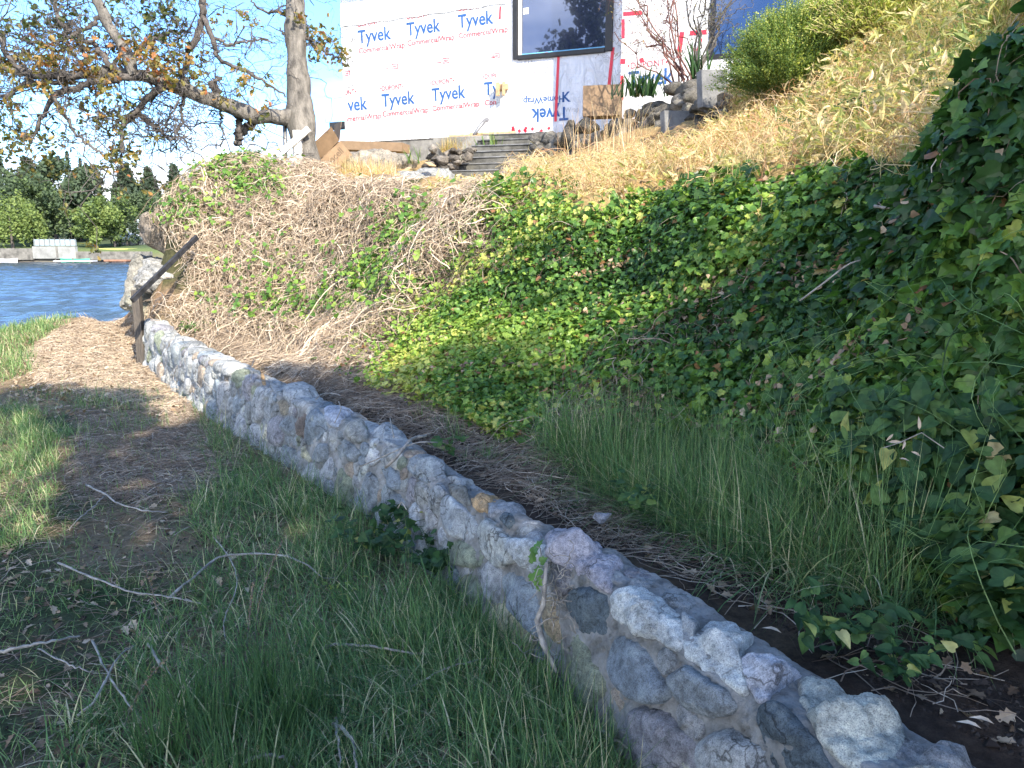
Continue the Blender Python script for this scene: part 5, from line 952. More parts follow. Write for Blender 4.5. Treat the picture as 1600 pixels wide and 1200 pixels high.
# brown seed stalks
for (x, y, h_, le, lab) in ((398, 1010, .42, .25, 'brown dried seed stalk rising from the dark grass, tallest of them'), (250, 1010, .36, -.3, 'brown seed stalk leaning left over the rushes'), (385, 1030, .30, .05, 'shorter seed stalk close beside the tallest one'), (190, 1160, .25, .5, 'speckled seed stalk bending over in the lower left grass')):
    b0 = HZ(x, y, 0); q = np.array([b0+[le*h_*u**2, .1*u, h_*u] for u in np.linspace(0, 1, 12)]); t_ = empty('seed_stalk', b0, lab, 'seed stalk', 'brown seed stalks'); MB().tube(q, .0018, 5).build('stalk', M['bark'], t_)
    m_ = 90; u = RNG.uniform(.35, 1, m_); c = np.stack([np.interp(u, np.linspace(0, 1, 12), q[:, a]) for a in range(3)], 1)+RNG.normal(0, .003, (m_, 3)); V, Fq = spread(TRI[0], TRI[1], c, frames(RNG.normal(0, 1, (m_, 3)), RNG.uniform(0, 6, m_)), np.full(m_, .009)); fast('seeds', V, Fq, M['litter'], t_, attr=rep(RNG.uniform(.1, .6, m_), 4))
o = boulder('pale_scrap', HZ(940, 808, .5), (.05, .03, .03), (.42, .42, .45), 77, 'crumpled pale scrap lying on twigs behind the wall', 'scrap', sub=3)
for x, y, lab in ((1535, 1135, 'slender white fallen leaf on the soil, nearest to the near end of the wall'), (1555, 1128, 'curled cream fallen leaf on the soil right of the white one'), (1222, 986, 'white fallen leaf standing behind the pale layered capstone')):
    c = HZ(x, y, .46); V, Fq = spread(LANCE[0], LANCE[1], np.array([c]), frames(np.array([[.1, -.2, 1.]]), np.array([1.3])), np.array([.06])); meta(fast('fallen_leaf', V, Fq, M['litter'], attr=np.full(len(V), 1.0)), lab, 'leaf', 'pale leaves on the soil')

# clods and pebbles on the bare soil
c = np.r_[pts(60000, -1, 2.2, .8, 5, TL, sdmin=.28)[:9000], pts(40000, -4, .6, .9, 5, LT, sdmax=-.03, near=3, dens=lambda x, y, z: np.clip((.5-fbm(x, y, 1.3, 83))*4, 0, 1))[:5000]]; m_ = len(c)
CL = np.array([[1, 0, 0], [-1, .1, 0], [0, 1, .1], [.1, -1, 0], [0, .1, .8], [0, 0, -.7]]); CF = np.array([[0, 2, 4], [2, 1, 4], [1, 3, 4], [3, 0, 4], [2, 0, 5], [1, 2, 5], [3, 1, 5], [0, 3, 5]])
V, Fq = spread(CL, CF, c, frames(RNG.normal(0, .6, (m_, 3))+[0, 0, 1], RNG.uniform(0, 6.28, m_)), RNG.uniform(.002, .010, m_)*np.where(RNG.random(m_) < .04, 2.2, 1)); V = V+RNG.normal(0, .0012, V.shape)
M['clod'] = leafmat('soil clods', [(0, (.03, .022, .018)), (.8, (.07, .055, .045)), (1, (.22, .20, .18))], .95, 0, .1); meta(fast('soil_clods', V, Fq, M['clod'], attr=rep(RNG.beta(1.5, 3, m_), 6)), 'dark crumbs of soil and small pebbles on the bare ground', 'soil', kind='stuff')
# broad dead and live blades mixed through the grasses
p = pts(60000, -4.2, 1.4, .7, 7, LG, sdmax=-.02, near=2.6, dens=clump(2.2, 91, .2)); m_ = len(p)
grass('coarse_blades', p, RNG.uniform(.08, .30, m_), RNG.uniform(.004, .0085, m_), RNG.uniform(.3, 1.4, m_), np.where(RNG.random(m_) < .3, RNG.uniform(.85, 1, m_), gt(m_)), 'coarse bent blades, some dead, among the long grass by the wall', curl=1.4, seg=4)
c = pts(700, -.5, 2.2, 1.6, 5.4, TG, sdmin=.32)[:150]
tufts(c, 9, .10, (.15, .45), (.004, .009), .7, lambda n: np.where(RNG.random(n) < .35, RNG.uniform(.85, 1, n), gt(n)), 'coarse_tufts', 'broad arching blades mixed into the tall fine grass', curl=1.3)

# loose ivy shoots standing up along the brow and reddish dead pockets
p = pts(200000, -1.5, 3.2, 2.0, 8.5, [(680,330),(700,270),(900,285),(910,318),(1100,285),(1320,255),(1480,270),(1520,150),(1620,20),(1640,120),(1540,260),(1470,320),(1300,300),(1100,325),(900,350),(740,330)], sdmin=.5); p = p[:1500]; m_ = len(p)
leaves('brow_ivy', IVY, p, RNG.uniform(.04, .085, m_), None, .9, M['ivy'], np.clip(RNG.beta(3, 2, m_)*.85, 0, .9), off=.12, label='loose lighter ivy shoots standing up along the top edge of the bank', cat='ivy')
p = pts(300000, -2.5, 2.2, 3.0, 8.8, IVP, sdmin=.5, dens=lambda x, y, z: steep(x, y)*np.clip((fbm(x, z*1.4+y, 1.9, 171, 3)-.60)*8, 0, 1)); p = p[:2600]; m_ = len(p)
leaves('dead_ivy', IVY2, p, RNG.uniform(.025, .045, m_), None, .9, M['litter'], RNG.uniform(0, .75, m_), off=.17, label='brown dead leaves caught in pockets of the ivy bank', cat='dead leaves')

Pp, r_ = tangle(4000, -6, 0, 6, 12.2, VP, sdmin=.3, dens=lambda x, y, z: steep(x, y)*.45, L_=(.8, 1.9), rad=(.004, .010), off=.28, curl=.4, k_=14)
putvines('bramble_canes', Pp, r_, 'thicker dead canes looping over the mound', 'brambles', tint=RNG.uniform(.1, 1, len(Pp)))
p = pts(120000, -6, -.5, 6, 12.2, VP, sdmin=.35, dens=patchd([(330,420,90,60,.4),(560,380,90,70,.5),(430,480,120,40,.5),(300,300,60,60,.25),(620,450,60,50,.6)])); p = p[:5000]
leaves('mound_dead_leaves', IVY2, p, RNG.uniform(.03, .06, len(p)), None, .9, M['litter'], RNG.uniform(0, .8, len(p)), off=.2, label='shrivelled brown leaves held in the dead stems of the mound', cat='dead leaves')

for pl_, r_, lab in (([(1366, 322, 3.5), (1385, 325, 3.45), (1404, 330, 3.45), (1416, 340, 3.4), (1412, 350, 3.4)], .008, 'thick grey dead stem hooked over the top of the right hand ivy'),
                     ([(1250, 470, 3.6), (1290, 440, 3.5), (1325, 412, 3.45), (1350, 405, 3.45), (1385, 402, 3.4)], .005, 'slender pale dead stem arching over the ivy below the hooked one'),
                     ([(1500, 640, 2.5), (1470, 590, 2.45), (1478, 540, 2.45), (1500, 500, 2.4), (1530, 470, 2.4)], .003, 'green climbing stem curving up in front of the dark ivy at the right')):
    q = np.array([P(*a) for a in pl_]); g = G(q[:, 0], q[:, 1]); t_ = np.linspace(0, len(q)-1, 16); q2 = np.stack([np.interp(t_, np.arange(len(q)), q[:, a]) for a in range(3)], 1); q2[1:-1] = (q2[:-2]+q2[1:-1]*2+q2[2:])/4
    q2[:, 2] = np.maximum(q2[:, 2], G(q2[:, 0], q2[:, 1])+.02); meta(MB().tube(q2, np.linspace(r_, r_*.5, 16), 7).build('climbing_stem', M['stick'] if 'green' not in lab else M['grass'], smooth=True), lab, 'stem')
pl_ = empty('dried_leaf_spray', P(1412, 705, 2.55), 'spray of pale dried leaves hanging in front of the right hand ivy', 'dead leaves'); c = np.array([P(1388, 690, 2.55), P(1415, 688, 2.5), P(1425, 705, 2.5), P(1405, 715, 2.55), P(1437, 672, 2.5), P(1396, 678, 2.55)])
V, Fq = spread(LANCE[0], LANCE[1], c, frames(np.array([-.3, -.8, .4])+RNG.normal(0, .3, (6, 3)), RNG.uniform(0, 6.28, 6)), RNG.uniform(.03, .05, 6)); fast('leaves', V, Fq, M['vine'], pl_, attr=np.full(len(V), .6)); MB().tube(np.array([P(1380, 700, 2.6), P(1405, 692, 2.5), P(1440, 676, 2.5), P(1475, 700, 2.5)]), .0018, 5).build('stem', M['stick'], pl_)

Pp, r_ = tangle(60000, -5, .5, 5.4, 10.2, [(290,500),(450,495),(640,490),(720,540),(640,600),(540,600),(430,575),(330,545)], sdmin=.22, dens=lambda x, y, z: .5+0*x, L_=(.2, .8), rad=(.002, .005), off=.07, curl=.35)
putvines('straw_ledge', Pp, r_, 'bleached straw and fallen stems on the sunny ledge below the mound', 'straw')

for x, y, t_, n_, lab in ((1262, 205, 6.6, 150, 'patch of green leafy weeds on the straw hillside below the feathery bush'), (1350, 190, 5.9, 110, 'smaller patch of green weeds right of the first one on the straw hillside'), (1510, 190, 4.9, 90, 'green weed shoots where the hillside meets the high ivy')):
    c = P(x, y, t_); c[2] = float(G(c[0], c[1])); weed(c, n_, .34, .26, .085, lab, T=LANCE, tlo=.2, thi=.8, name='hill_weed')
# ------------------------------------------------------------------ oak
OT = 12.3
oak = empty('oak_tree', P(492, 292, OT), 'big old oak with a long crooked limb reaching left over the water and rusty leaves', 'tree')
def limb(pl_, rpx, t_, n=30, jit=.012, name='limb', sides=10, m_='bark'):
    """pl_: photo outline of the limb's axis; rpx: half width in photo pixels; t_: depth or list"""
    k_ = len(pl_); tt = np.broadcast_to(t_, (k_,)); q = np.array([P(x, y, d) for (x, y), d in zip(pl_, tt)]); r_ = np.broadcast_to(rpx, (k_,))*tt/F
    s_ = np.r_[0, np.cumsum(np.linalg.norm(np.diff(q, axis=0), axis=1))]; si = np.linspace(0, s_[-1], n)
    q2 = np.stack([np.interp(si, s_, q[:, a]) for a in range(3)], 1); r2 = np.interp(si, s_, r_)
    for _ in range(2): q2[1:-1] = (q2[:-2]+2*q2[1:-1]+q2[2:])/4
    q2[1:-1] += RNG.normal(0, jit, (n-2, 3)); r2 = r2*(1+.07*np.sin(si*7)+RNG.normal(0, .02, n))
    V, Fs = tubeVF(q2, r2, sides)
    if sides >= 12: V = V+np.array([mnoise.noise_vector(Vector(v)*5) for v in V])*.022
    o = fast(name, V, Fs, M[m_], oak, smooth=True); return q2, r2
trunk = limb([(497, 312), (491, 285), (482, 250), (474, 225), (471, 200), (469, 175), (468, 140), (464, 100), (462, 60), (461, 20), (462, -40), (466, -120), (460, -220)], [27, 22, 18, 18, 21, 23, 18, 16, 16, 15, 15, 14, 12], OT, 46, .008, 'trunk', 18)
main = limb([(470, 185), (450, 183), (425, 182), (398, 183), (372, 172), (340, 159), (300, 146), (262, 130), (225, 118), (180, 112), (130, 116), (80, 120), (30, 112), (-30, 95), (-100, 70)], [14, 12, 12, 12, 11, 11, 11, 10, 9, 8, 7, 6, 6, 5, 4], np.linspace(OT, OT-1.8, 15), 50, .012, 'limb', 12)
m2 = limb([(210, 118), (203, 92), (188, 66), (170, 42), (158, 15), (146, -20), (130, -70)], [7, 9, 9, 8, 8, 8, 7], 10.9, 24, .01, 'limb', 12)
L2 = [([(300, 146), (285, 118), (296, 80), (312, 45), (318, 28), (314, -20)], [4, 4, 4, 3.5, 4, 5], 11.6), ([(318, 28), (332, 55), (336, 88), (352, 98), (385, 112), (420, 130), (446, 152)], [3, 3, 2.6, 2.4, 2.2, 1.6, 1], 11.6),
 ([(336, 60), (360, 70), (395, 62), (425, 65)], [2, 1.8, 1.4, .8], 11.6), ([(262, 130), (235, 150), (215, 170), (196, 185), (190, 225), (192, 262)], [4.5, 4, 3.5, 3, 2.6, 2], 11.3), ([(225, 118), (160, 125), (115, 135), (80, 150), (65, 185), (45, 215)], [4, 4, 3.5, 3, 2.5, 1.5], 10.9),
 ([(372, 172), (372, 195), (374, 225)], [3, 4, 3], 12), ([(398, 186), (388, 198), (374, 210), (371, 226)], [5, 5, 4.5, 3.5], 12.1), ([(340, 160), (338, 140), (330, 132), (345, 120)], [5, 4.5, 3.5, 2], 11.8),
 ([(130, 116), (90, 125), (40, 130), (10, 150), (-20, 155)], [3, 3, 3, 2.5, 2], 10.8), ([(100, 118), (60, 120), (25, 105), (0, 70), (-10, 20)], [3.5, 3.5, 3, 2.6, 2.2], 10.7), ([(180, 112), (150, 70), (120, 60), (90, 30), (85, -10)], [3.5, 3, 2.8, 2.4, 2], 11),
 ([(203, 95), (225, 70), (262, 50), (290, 52), (300, 40)], [3.5, 3, 2.4, 1.6, 1], 11), ([(158, 20), (140, 45), (110, 55), (70, 75), (30, 60)], [3, 2.6, 2.2, 1.8, 1.2], 10.9), ([(196, 185), (225, 180), (243, 200), (265, 215), (300, 215)], [2.4, 2, 1.8, 1.4, .8], 11.4),
 ([(215, 170), (230, 190), (250, 208), (280, 160), (285, 120)], [2, 1.8, 1.4, 1, .8], 11.4), ([(80, 150), (110, 190), (120, 215), (150, 235), (185, 250)], [2.2, 2, 1.6, 1.3, 1], 10.8), ([(462, 30), (440, 18), (420, 22), (400, 12), (390, -5)], [3, 2, 1.6, 1.2, .8], OT),
 ([(464, 55), (485, 62), (505, 80), (530, 92)], [2.2, 1.6, 1.2, .8], OT), ([(462, 70), (448, 60), (438, 45)], [2, 1.4, .8], OT), ([(345, 160), (345, 190), (350, 205), (346, 230)], [1.4, 1.2, 1, .7], 11.9), ([(290, 145), (283, 170), (286, 190), (272, 212), (262, 218)], [2, 1.8, 1.4, 1.1, .8], 11.6)]
paths = [main, m2]; big = []
for pl_, rp_, t_ in L2: paths.append(limb(pl_, np.array(rp_)*1.35, t_, 26, .018, 'branch', 7, 'twigbark'))
# fine crooked twigs grown from every branch, and leaves in bunches where the photo has them
LC = [(30, 60, 40, 40, 5), (85, 92, 45, 28, 9), (150, 88, 55, 28, 9), (140, 105, 60, 20, 6), (240, 60, 20, 25, 6), (258, 92, 28, 18, 9), (235, 110, 30, 14, 5), (60, 40, 60, 30, 7), (110, 25, 50, 25, 5), (40, 150, 50, 25, 5), (20, 110, 30, 25, 4), (110, 122, 60, 14, 6), (165, 170, 22, 18, 9), (180, 200, 18, 16, 7), (175, 250, 32, 12, 7), (35, 220, 40, 30, 8), (30, 240, 35, 30, 5), (60, 260, 30, 14, 4), (95, 230, 20, 30, 3),
 (478, 38, 12, 16, 4), (500, 70, 20, 14, 4), (525, 88, 12, 6, 3), (468, 28, 10, 8, 3), (380, 35, 14, 8, 1), (310, 110, 20, 16, 2.5), (385, 135, 22, 10, 4), (330, 150, 20, 10, 2), (290, 20, 14, 20, 2.5), (230, 25, 20, 14, 3), (260, 5, 30, 10, 3), (15, 300, 14, 40, 1.2), (90, 330, 25, 30, 2), (150, 395, 16, 10, 1.5), (200, 300, 25, 30, 1.5), (415, 205, 25, 12, 2), (245, 290, 8, 40, 2), (-60, 80, 60, 60, 6), (-60, 220, 50, 50, 4), (60, -40, 90, 40, 8), (250, -40, 90, 30, 6), (400, -40, 60, 30, 3), (500, -20, 40, 20, 4), (200, 140, 50, 18, 3), (120, 145, 60, 22, 5), (70, 185, 40, 18, 4), (0, 185, 40, 30, 5), (70, 65, 60, 30, 6), (190, 20, 40, 20, 4), (340, 20, 30, 20, 1.4)]
allp = np.concatenate([q[0][2:] for q in paths]); tw = []; lv = []
def crook(a_, b_, k_=10, j=.09):
    t_ = np.linspace(0, 1, k_)[:, None]; w_ = np.cumsum(RNG.normal(0, 1, (k_, 3)), 0); w_ = w_-w_[0]-(w_[-1]-w_[0])*t_; L_ = np.linalg.norm(b_-a_); return a_*(1-t_)+b_*t_+w_*j*L_*.8+np.array([0, 0, 1])*np.sin(t_*3.14)*L_*.10
for cx, cy, rx, ry, dn in LC:
    for _ in range(max(1, int(dn*(.7 if cy < 60 or cy > 130 else 1.0)))):
        t_ = RNG.uniform(10.2, 12.4) if cx < 450 else RNG.uniform(12, 12.7); c = P(cx+RNG.normal(0, rx*.55), cy+RNG.normal(0, ry*.55), t_)
        d = np.linalg.norm(allp-c, axis=1)+RNG.random(len(allp))*.5; s0 = allp[d.argmin()]; w_ = crook(s0, c); tw.append(w_)
        for __ in range(3): 
            i = RNG.integers(4, 10); e_ = w_[i]+RNG.normal(0, .17, 3); tw.append(crook(w_[i], e_)); nb_ = RNG.integers(4, 13) if RNG.random() < .8 else 0; 
            for ___ in range(nb_): lv.append(e_+RNG.normal(0, .042, 3))
        for ___ in range(9): lv.append(c+RNG.normal(0, .05, 3))
# bare crooked twigs everywhere along the branches
for q, r_ in paths:
    pr = proj(q)
    for i in range(2, len(q)-1):
        for _ in range(2 if pr[0][i] < 330 else 1):
            if RNG.random() < .36:
                L_ = RNG.uniform(.3, 1.1); dr = RNG.normal(0, 1, 3)*[1, .5, .8]+[-.2, 0, -.15]; dr /= np.linalg.norm(dr); w_ = crook(q[i], q[i]+dr*L_, 10, .13); tw.append(w_)
                for __ in range(3): j = RNG.integers(3, 10); w2 = crook(w_[j], w_[j]+(RNG.normal(0, 1, 3)*[1, .6, 1]+dr)*L_*.28, 10, .14); tw.append(w2); tw.append(crook(w2[5], w2[5]+RNG.normal(0, .14, 3), 10, .12))
tw = np.array(tw); Ls = np.linalg.norm(tw[:, -1]-tw[:, 0], axis=1); V, Fq = tubes(tw, (np.clip(Ls*.011, .003, .011)[:, None])*np.linspace(1, .35, 10)[None], 4); o = fast('twigs', V, Fq, M['twigbark'], oak); o['kind'] = 'stuff'
lv = np.array(lv); m_ = len(lv); print('oak twigs', len(tw), 'leaves', m_); lpx, lpy, _f = proj(lv)
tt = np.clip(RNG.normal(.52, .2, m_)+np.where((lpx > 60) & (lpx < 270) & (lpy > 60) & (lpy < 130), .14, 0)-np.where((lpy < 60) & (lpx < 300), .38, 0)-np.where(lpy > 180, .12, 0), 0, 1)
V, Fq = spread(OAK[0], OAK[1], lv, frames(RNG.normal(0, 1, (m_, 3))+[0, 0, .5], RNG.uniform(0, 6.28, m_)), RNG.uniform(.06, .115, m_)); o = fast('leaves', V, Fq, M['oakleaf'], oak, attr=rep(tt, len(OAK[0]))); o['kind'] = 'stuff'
# ------------------------------------------------------------------ bush, bare shrub, irises
def spray(n, c, r, L_, size, name_parent, tint):
    """green bush of fine upward sprays, each a stem lined with short leaves"""
    a = RNG.normal(0, 1, (n, 3)); a /= np.linalg.norm(a, axis=1)[:, None]; a[:, 2] = np.abs(a[:, 2])*1.0-.25; rad = RNG.random(n)**.45
    tip = c+a*r*rad[:, None]*(1+.25*(np.array([mnoise.noise(Vector(v)*2.2) for v in a]))[:, None]); base = c+np.array([0, 0, -r[2]*.6])+(tip-c-np.array([0, 0, -r[2]*.6]))*.45
    k_ = 9; t_ = np.linspace(0, 1, k_)[None, :, None]; d = tip-base; d = d/np.linalg.norm(d, axis=1)[:, None]; st = tip-d*L_
    path = st[:, None]*(1-t_)+tip[:, None]*t_+np.array([0, 0, -.10])*(t_**2)*L_+RNG.normal(0, .008, (n, k_, 3))
    return path, d
bp_ = P(1232, 88, 8.6); bush = empty('green_bush', P(1225, 165, 8.6), 'rounded bright green feathery bush growing on the hillside', 'bush')
path, d = spray(3600, bp_+[0, .1, .0], np.array([.78, .65, .92]), .34, 1, bush, 0); V, Fq = tubes(path, np.full(path.shape[:2], .0022)); fast('stems', V, Fq, M['grass'], bush, attr=np.full(len(V), .5))['kind'] = 'stuff'
M['bushleaf'] = leafmat('bush leaves', [(0, (.06, .10, .02)), (.5, (.17, .23, .045)), (.8, (.33, .36, .08)), (1, (.52, .50, .16))], .5, .35, .3)
q = path[:, 2:].reshape(-1, 3); q = np.repeat(q, 4, 0)+RNG.normal(0, .014, (len(q)*4, 3)); m_ = len(q); dd = np.repeat(np.repeat(d, 7, 0), 4, 0)
tt = np.clip(np.repeat(RNG.uniform(.15, .85, len(path)), 28)+RNG.normal(0, .12, m_)+(q[:, 2]-bp_[2])*.22+(q[:, 0]-bp_[0])*.12, 0, 1)
V, Fq = spread(TRI[0], TRI[1], q, frames(RNG.normal(0, 1, (m_, 3))+[0, 0, .4], RNG.uniform(0, 6.28, m_)), RNG.uniform(.012, .024, m_)); fast('leaves', V, Fq, M['bushleaf'], bush, attr=rep(tt, 4))['kind'] = 'stuff'; print('bush', m_)
b2 = P(1385, 25, 8.3); bush2 = empty('yellow_bush', P(1370, 70, 8.8), 'yellow green leafy bush at the top of the hill, right of the feathery one', 'bush')
path, d = spray(1500, b2, np.array([1.0, .6, .75]), .4, 1, bush2, 0); V, Fq = tubes(path, np.full(path.shape[:2], .003)); fast('stems', V, Fq, M['drygrass'], bush2, attr=np.full(len(V), .4))['kind'] = 'stuff'
q = path[:, 2:].reshape(-1, 3); q = q+RNG.normal(0, .03, q.shape); m_ = len(q); V, Fq = spread(LANCE[0], LANCE[1], q, frames(RNG.normal(0, 1, (m_, 3))+[0, 0, .4], RNG.uniform(0, 6.28, m_)), RNG.uniform(.05, .1, m_)); fast('leaves', V, Fq, M['bushleaf'], bush2, attr=rep(RNG.uniform(.4, 1, m_), len(LANCE[0])))['kind'] = 'stuff'
M['redstem'] = plain('reddish stems', (.17, .075, .06), .6, .4, 20, .4, 60); M['greystem'] = plain('dark grey stems', (.10, .09, .08), .8, .4, 20, .4, 60)
def shrub(base, tips, label, mt, r0, nm='bare_shrub', leaf=True, sub=5):
    t_ = empty(nm, base, label, 'shrub'); S1 = []; R1 = []; lf = []
    for tip in tips:
        w_ = crook(base+RNG.normal(0, .05, 3), tip, 10, .05); S1.append(w_); R1.append(np.linspace(r0, r0*.4, 10)*RNG.uniform(.7, 1.2))
        for _ in range(sub):
            i = RNG.integers(3, 9); a_ = w_[i]; b_ = a_+(tip-base)*RNG.uniform(.15, .4)+RNG.normal(0, .22, 3); w2 = crook(a_, b_, 10, .07); S1.append(w2); R1.append(np.linspace(r0*.4, r0*.16, 10))
            for __ in range(5):
                j = RNG.integers(2, 10); w3 = crook(w2[j], w2[j]+RNG.normal(0, .15, 3)+(tip-base)*.06, 10, .08); S1.append(w3); R1.append(np.linspace(r0*.18, r0*.08, 10)); lf += [w3[k_]+RNG.normal(0, .02, 3) for k_ in (3, 5, 7, 8, 9) if RNG.random() < .6]
    V, Fq = tubes(np.array(S1), np.array(R1), 5); fast('branches', V, Fq, M[mt], t_)['kind'] = 'stuff'
    if leaf: lf = np.array(lf); m_ = len(lf); V, Fq = spread(LANCE[0], LANCE[1], lf, frames(RNG.normal(0, 1, (m_, 3)), RNG.uniform(0, 6.28, m_)), RNG.uniform(.03, .06, m_)); fast('leaves', V, Fq, M['oakleaf'], t_, attr=rep(RNG.uniform(.1, .75, m_), len(LANCE[0])))['kind'] = 'stuff'
    return t_
bs = P(1066, 132, 12.0); shrub(bs, [P(x, y, 12+RNG.normal(0, .3)) for x, y in ((975, 15), (1000, -20), (960, 50), (1018, -30), (1040, -60), (990, 70), (1030, 20), (1058, -40), (1070, -90), (955, -10), (1010, 40))], 'reddish nearly bare shrub fanning up left from the rockery', 'redstem', .016)
bs = P(1088, 118, 12.0); shrub(bs, [P(x, y, 12+RNG.normal(0, .2)) for x, y in ((1085, -40), (1100, -60), (1120, -20), (1135, 10), (1110, -30), (1150, 0), (1075, -20), (1160, -30))], 'dark stemmed bare shrub standing upright beside the reddish one', 'greystem', .022, sub=3)
def iris(c, n, h, label, t0, t1, spread_=.35, wd=.055):
    m_ = n; q = c+RNG.normal(0, 1, (m_, 3))*[spread_*.4, .08, 0]; V, Fq = blades(q, RNG.choice([0, math.pi], m_)+RNG.normal(0, .6, m_), RNG.uniform(.6, 1.1, m_)*h, RNG.uniform(.7, 1.1, m_)*wd, np.abs(RNG.normal(.18, .2, m_)), .9, 5); o = fast('iris_clump', V, Fq, M['weed'], attr=rep(RNG.uniform(t0, t1, m_), 12)); return meta(o, label, 'iris')
iris(P(1000, 150, 11.8), 60, .46, 'blue green iris leaves arching left of the reddish shrub', 0, .5, .5); iris(P(1092, 125, 11.6), 26, .62, 'upright dark iris leaves between the shrub stems and the taller slab', 0, .5, .25)
iris(P(766, 238, 15.3), 22, .42, 'yellow green iris leaves at the right end of the planter', .65, .95, .3); iris(P(652, 256, 13.8), 18, .36, 'pale green iris leaves left of the rubble wall', .6, .95, .25, .03)
# ------------------------------------------------------------------ far shore
def XY(px, Y): 
    u = (px-800)/F; return u*Y*cp/1.0*1.0
FD = 107.
def far(px, py, t_=FD): return P(px, py, t_)
fs = MB(); prof = [(-60, .0)]; xs_ = np.linspace(-170, 40, 60); rows = []
for j, (dy, z) in enumerate(((3.2, -1.2), (4.0, -.5), (4.8, .2), (5.6, 1.1), (14, 1.6), (40, 3), (120, 6))):
    rows.append([(x, 107*cp+.3*0+dy+.3*math.sin(x*.11)+(.2*math.sin(x*.31)), z+.15*math.sin(x*.8+j)) for x in xs_])
V = np.array(rows).reshape(-1, 3); ix = np.arange(len(V)).reshape(len(rows), 60); colr = np.repeat(np.array([[.12, .10, .08], [.17, .15, .12], [.14, .13, .08], [.10, .13, .05], [.08, .11, .05], [.07, .09, .05], [.06, .08, .05]]), 60, 0)
meta(fast('far_shore', V, np.stack([ix[:-1, :-1], ix[:-1, 1:], ix[1:, 1:], ix[1:, :-1]], -1).reshape(-1, 4), M['ground'], smooth=True, cols=colr), kind='structure')
M['farleaf'] = leafmat('far foliage', [(0, (.045, .065, .045)), (.25, (.065, .09, .055)), (.5, (.09, .125, .065)), (.75, (.13, .18, .05)), (1, (.22, .26, .09))], .7, .25, .1)  # dark end greyed: distance haze put into the leaf colours
def ftree(px, ptop, pbot, wpx, kind, label, tlo, thi, t_=FD+8, n=5200, nm='tree', at_=None):
    b_ = P(px, pbot, t_); top = P(px, ptop, t_)
    if at_: b_, top = np.array(at_[0], float), np.array(at_[1], float)
    H_ = top[2]-b_[2]; W = wpx*t_/F/2*(1.5 if kind == 'con' else 1.1); tr = empty(nm, b_, label, 'tree', 'trees on the far shore')
    tr_top = b_+[0, 0, H_*(.95 if kind == 'con' else .6)]; MB().tube([b_-[0, 0, 1], b_, (b_+tr_top)/2, tr_top], [H_*.03, H_*.026, H_*.016, H_*.003], 7).build('trunk', M['twigbark'], tr, smooth=True)
    if kind == 'con':
        h = RNG.random(n)**1.15; axx = RNG.normal(0, .06); tier = np.abs(((h*11+RNG.random()) % 1)-.3); az = RNG.uniform(0, 6.28, n); lobes = 1+.45*np.sin(az*2+np.floor(h*9)*2.7+px)+.3*np.sin(az*5+np.floor(h*11)*2.1)+.2*np.sin(az*3+np.floor(h*11)); R_ = W*(1-h)**.85*(.55+.55*(1-tier))*lobes*np.sqrt(RNG.uniform(.25, 1, n)); q = b_+np.stack([np.cos(az)*R_, np.sin(az)*R_, H_*(.06+.94*h)-R_*.25], 1); sz = W*.16
    elif kind == 'willow':
        m_ = n//14; az = RNG.uniform(0, 6.28, m_); R_ = W*np.sqrt(RNG.uniform(.1, 1, m_)); zt = H_*(.98-.45*(R_/W)**2)*RNG.uniform(.8, 1, m_); L_ = RNG.uniform(.3, .75, m_)*zt; tt_ = RNG.random((m_, 14)); q = b_+np.stack([(np.cos(az)*R_)[:, None]*(1+.05*tt_), (np.sin(az)*R_)[:, None]*(1+.05*tt_), zt[:, None]-L_[:, None]*tt_], -1).reshape(-1, 3)+RNG.normal(0, .1, (m_*14, 3)); sz = W*.09
    else:
        nb = 34; brr = RNG.uniform(.55, 1.35, 34)[:, None]; bc_ = RNG.normal(0, 1, (nb, 3)); bc_ /= np.linalg.norm(bc_, axis=1)[:, None]; bc_ = bc_*RNG.uniform(.3, .95, nb)[:, None]*[W, W, H_*.46]+[0, 0, H_*.55]; k_ = RNG.integers(0, nb, n); v = RNG.normal(0, 1, (n, 3)); v /= np.linalg.norm(v, axis=1)[:, None]; q = b_+bc_[k_]+v*np.array([W*.26, W*.26, H_*.10])*brr[k_]*RNG.uniform(.5, 1.1, n)[:, None]; sz = W*.10
    m_ = len(q); V, Fq = spread(TRI[0], TRI[1], q, frames(RNG.normal(0, 1, (m_, 3))+[0, 0, .6], RNG.uniform(0, 6.28, m_)), RNG.uniform(.6, 1.3, m_)*max(sz, .18)); fast('crown', V, Fq, M['farleaf'], tr, attr=rep(np.clip(RNG.uniform(tlo, thi, m_)+(np.array([mnoise.noise(Vector(v)*.5) for v in q]))*.18, 0, 1), 4))['kind'] = 'stuff'
ftree(22, 285, 402, 85, 'willow', 'yellow green weeping willow at the left edge of the far shore', .6, .95)
ftree(92, 236, 400, 130, 'dec', 'large blue grey cedar spreading behind the pale sea wall', .15, .45, FD+22, 9000); ftree(-60, 250, 400, 120, 'con', 'dark conifer at the far left behind the willow', .1, .4, FD+25)
ftree(150, 300, 392, 84, 'dec', 'bright green rounded tree in front of the metal roofed house', .55, .9, FD+8); ftree(180, 305, 388, 60, 'dec', 'smaller green tree just right of the bright rounded one', .5, .85, FD+10)
ftree(118, 240, 372, 26, 'con', 'slender dark fir rising between the cedar and the fir trio', 0, .3, FD+45, 2600); ftree(137, 250, 372, 22, 'con', 'narrow dark fir, middle one of the group behind the green tree', 0, .3, FD+48, 2600); ftree(160, 262, 372, 26, 'con', 'short dark fir right of the middle narrow fir', 0, .3, FD+50, 2600)
